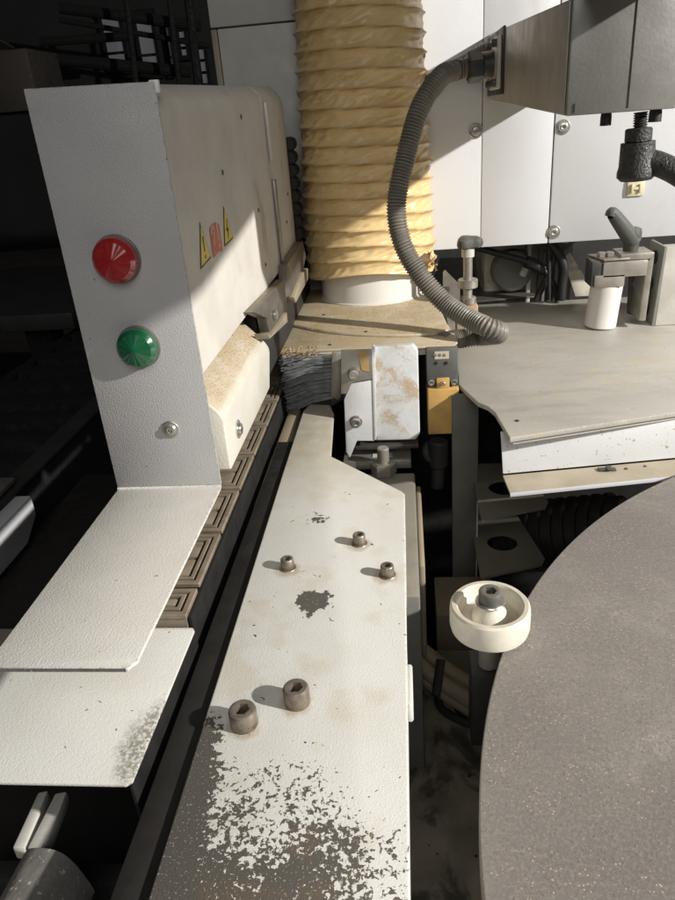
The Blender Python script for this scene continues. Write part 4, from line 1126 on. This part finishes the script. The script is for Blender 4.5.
# ------------------------------------------------------------------ machine base below and clutter in the dark gap
mb = thing('machine_bed', 'dark machine bed under the arm and the disc', 'machine bed', (.2, .5, FZ))
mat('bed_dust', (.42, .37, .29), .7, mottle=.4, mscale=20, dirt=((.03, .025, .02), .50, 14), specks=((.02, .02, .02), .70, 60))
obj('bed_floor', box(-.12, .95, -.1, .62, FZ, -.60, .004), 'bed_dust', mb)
obj('bed_back', box(-.12, .95, 1.001, 1.03, FZ, -.36), 'pit_black', mb)
obj('bed_side', box(-.13, -.121, -.1, 1.0, FZ, -.42), 'pit_black', mb)
hb = thing('hose_bundle', 'bundle of dusty brown hoses crossing the dark gap by the wheel', 'hose', at(440, 668, z=-.52))
for j, (dy, dz) in enumerate(((0, 0), (9, -.008), (17, -.002), (25, -.014))):
    p = spline([at(405, 636+dy*.6, z=-.50+dz), at(425, 652+dy, z=-.51+dz), at(445, 668+dy, z=-.52+dz), at(470, 684+dy, z=-.535+dz), at(500, 705+dy, z=-.55+dz)], 8)
    obj('hose_line', tube(p, .0078, 14), 'under_tan', hb)
obj('hose_tie', rod(at(441, 660, z=-.495), at(436, 696, z=-.515), .0045, 10), 'black_plastic', hb)
for j, (pts_, lab) in enumerate(((((437, 690), (440, 706), (452, 716), (475, 726)), 'dark thin hose dropping from the bundle'), (((452, 690), (458, 708), (470, 718), (495, 724)), 'dark thin hose curving under the wheel'))):
    p = spline([at(a_, b_, z=-.56) for a_, b_ in pts_], 10)
    single(obj('thin_hose', tube(p, .0045, 12), 'charcoal'), lab, 'hose', 'thin hoses in the gap')
gb = thing('gap_block', 'dim tan block below the white wheel in the dark gap', 'block', at(450, 640, z=-.56))
a = at(435, 600, z=-.56)
obj('block_upper', box(a.x, a.x+.075, a.y-.03, a.y+.05, -.66, -.56, .003), 'under_tan', gb)
obj('block_lower', box(a.x-.02, a.x+.08, a.y-.09, a.y-.045, -.70, -.60, .003), 'machine_grey', gb)
obj('pale_plate', box(a.x-.03, a.x+.03, a.y-.125, a.y-.10, -.66, -.655, .0005), 'light_metal', gb)
mt = thing('finned_motor', 'dim ribbed motor lying under the table channel', 'motor', (.20, .80, -.55))
obj('motor_body', rod((.13, .86, -.56), (.27, .78, -.50), .045, 30, .004), 'charcoal', mt)
for j in range(9):
    u = .12+j*.095; c = Vector((.13, .86, -.56)).lerp(Vector((.27, .78, -.50)), u)
    obj('cooling_fin', rod(c, c+Vector((.0035, -.002, .0015)), .050, 30), 'charcoal', mt)

# ------------------------------------------------------------------ loose sawdust grains
def grains(name, label, n, fn, m, lo=.0003, hi=.0008):
    bm = nb()
    for k in range(n):
        p = fn(); s_ = random.uniform(lo, hi)
        vs = [bm.verts.new(p+Vector((random.uniform(-s_, s_), random.uniform(-s_, s_), q*s_))) for q in (0, .1, .2, 1.1)]
        for f in ((0, 1, 2), (0, 2, 3), (0, 1, 3), (1, 2, 3)): bm.faces.new([vs[i] for i in f])
    single(obj(name, bm, m, None, None, kind='stuff'), label, 'sawdust')
mat('pale_dust', (.62, .52, .36), .9, mottle=.3, mscale=500)
random.seed(11)
grains('sawdust', 'fine pale sawdust scattered over the steel table plate', 900, lambda: Vector((random.uniform(.12, .5), random.triangular(.73, 1.15, .8), TZ+.0003)), 'pale_dust')
def on_disc():
    while True:
        p = Vector((random.uniform(.03, .45), random.uniform(.12, .66), DZ+.0003))
        if (p-dc).length < dr-.003: return p
grains('sawdust', 'tiny pale dust grains lying on the large round disc', 1500, on_disc, 'pale_dust', .00018, .00045)
grains('sawdust', 'fine sawdust lying on the plate at the yellow hose foot', 1800, lambda: Vector((random.uniform(-.13, .04), random.uniform(.82, .985), HZ+.0043)), 'wood_dust', .0003, .0009)
grains('sawdust', 'golden sawdust lying on the sloping top of the cream cover under the hood', 2600, lambda: (lambda u, y: Vector((BX-.003-.023*u, y, -.190+.024*u+.0002)))(random.random(), random.uniform(.482, .655)), 'wood_dust', .0002, .0006)
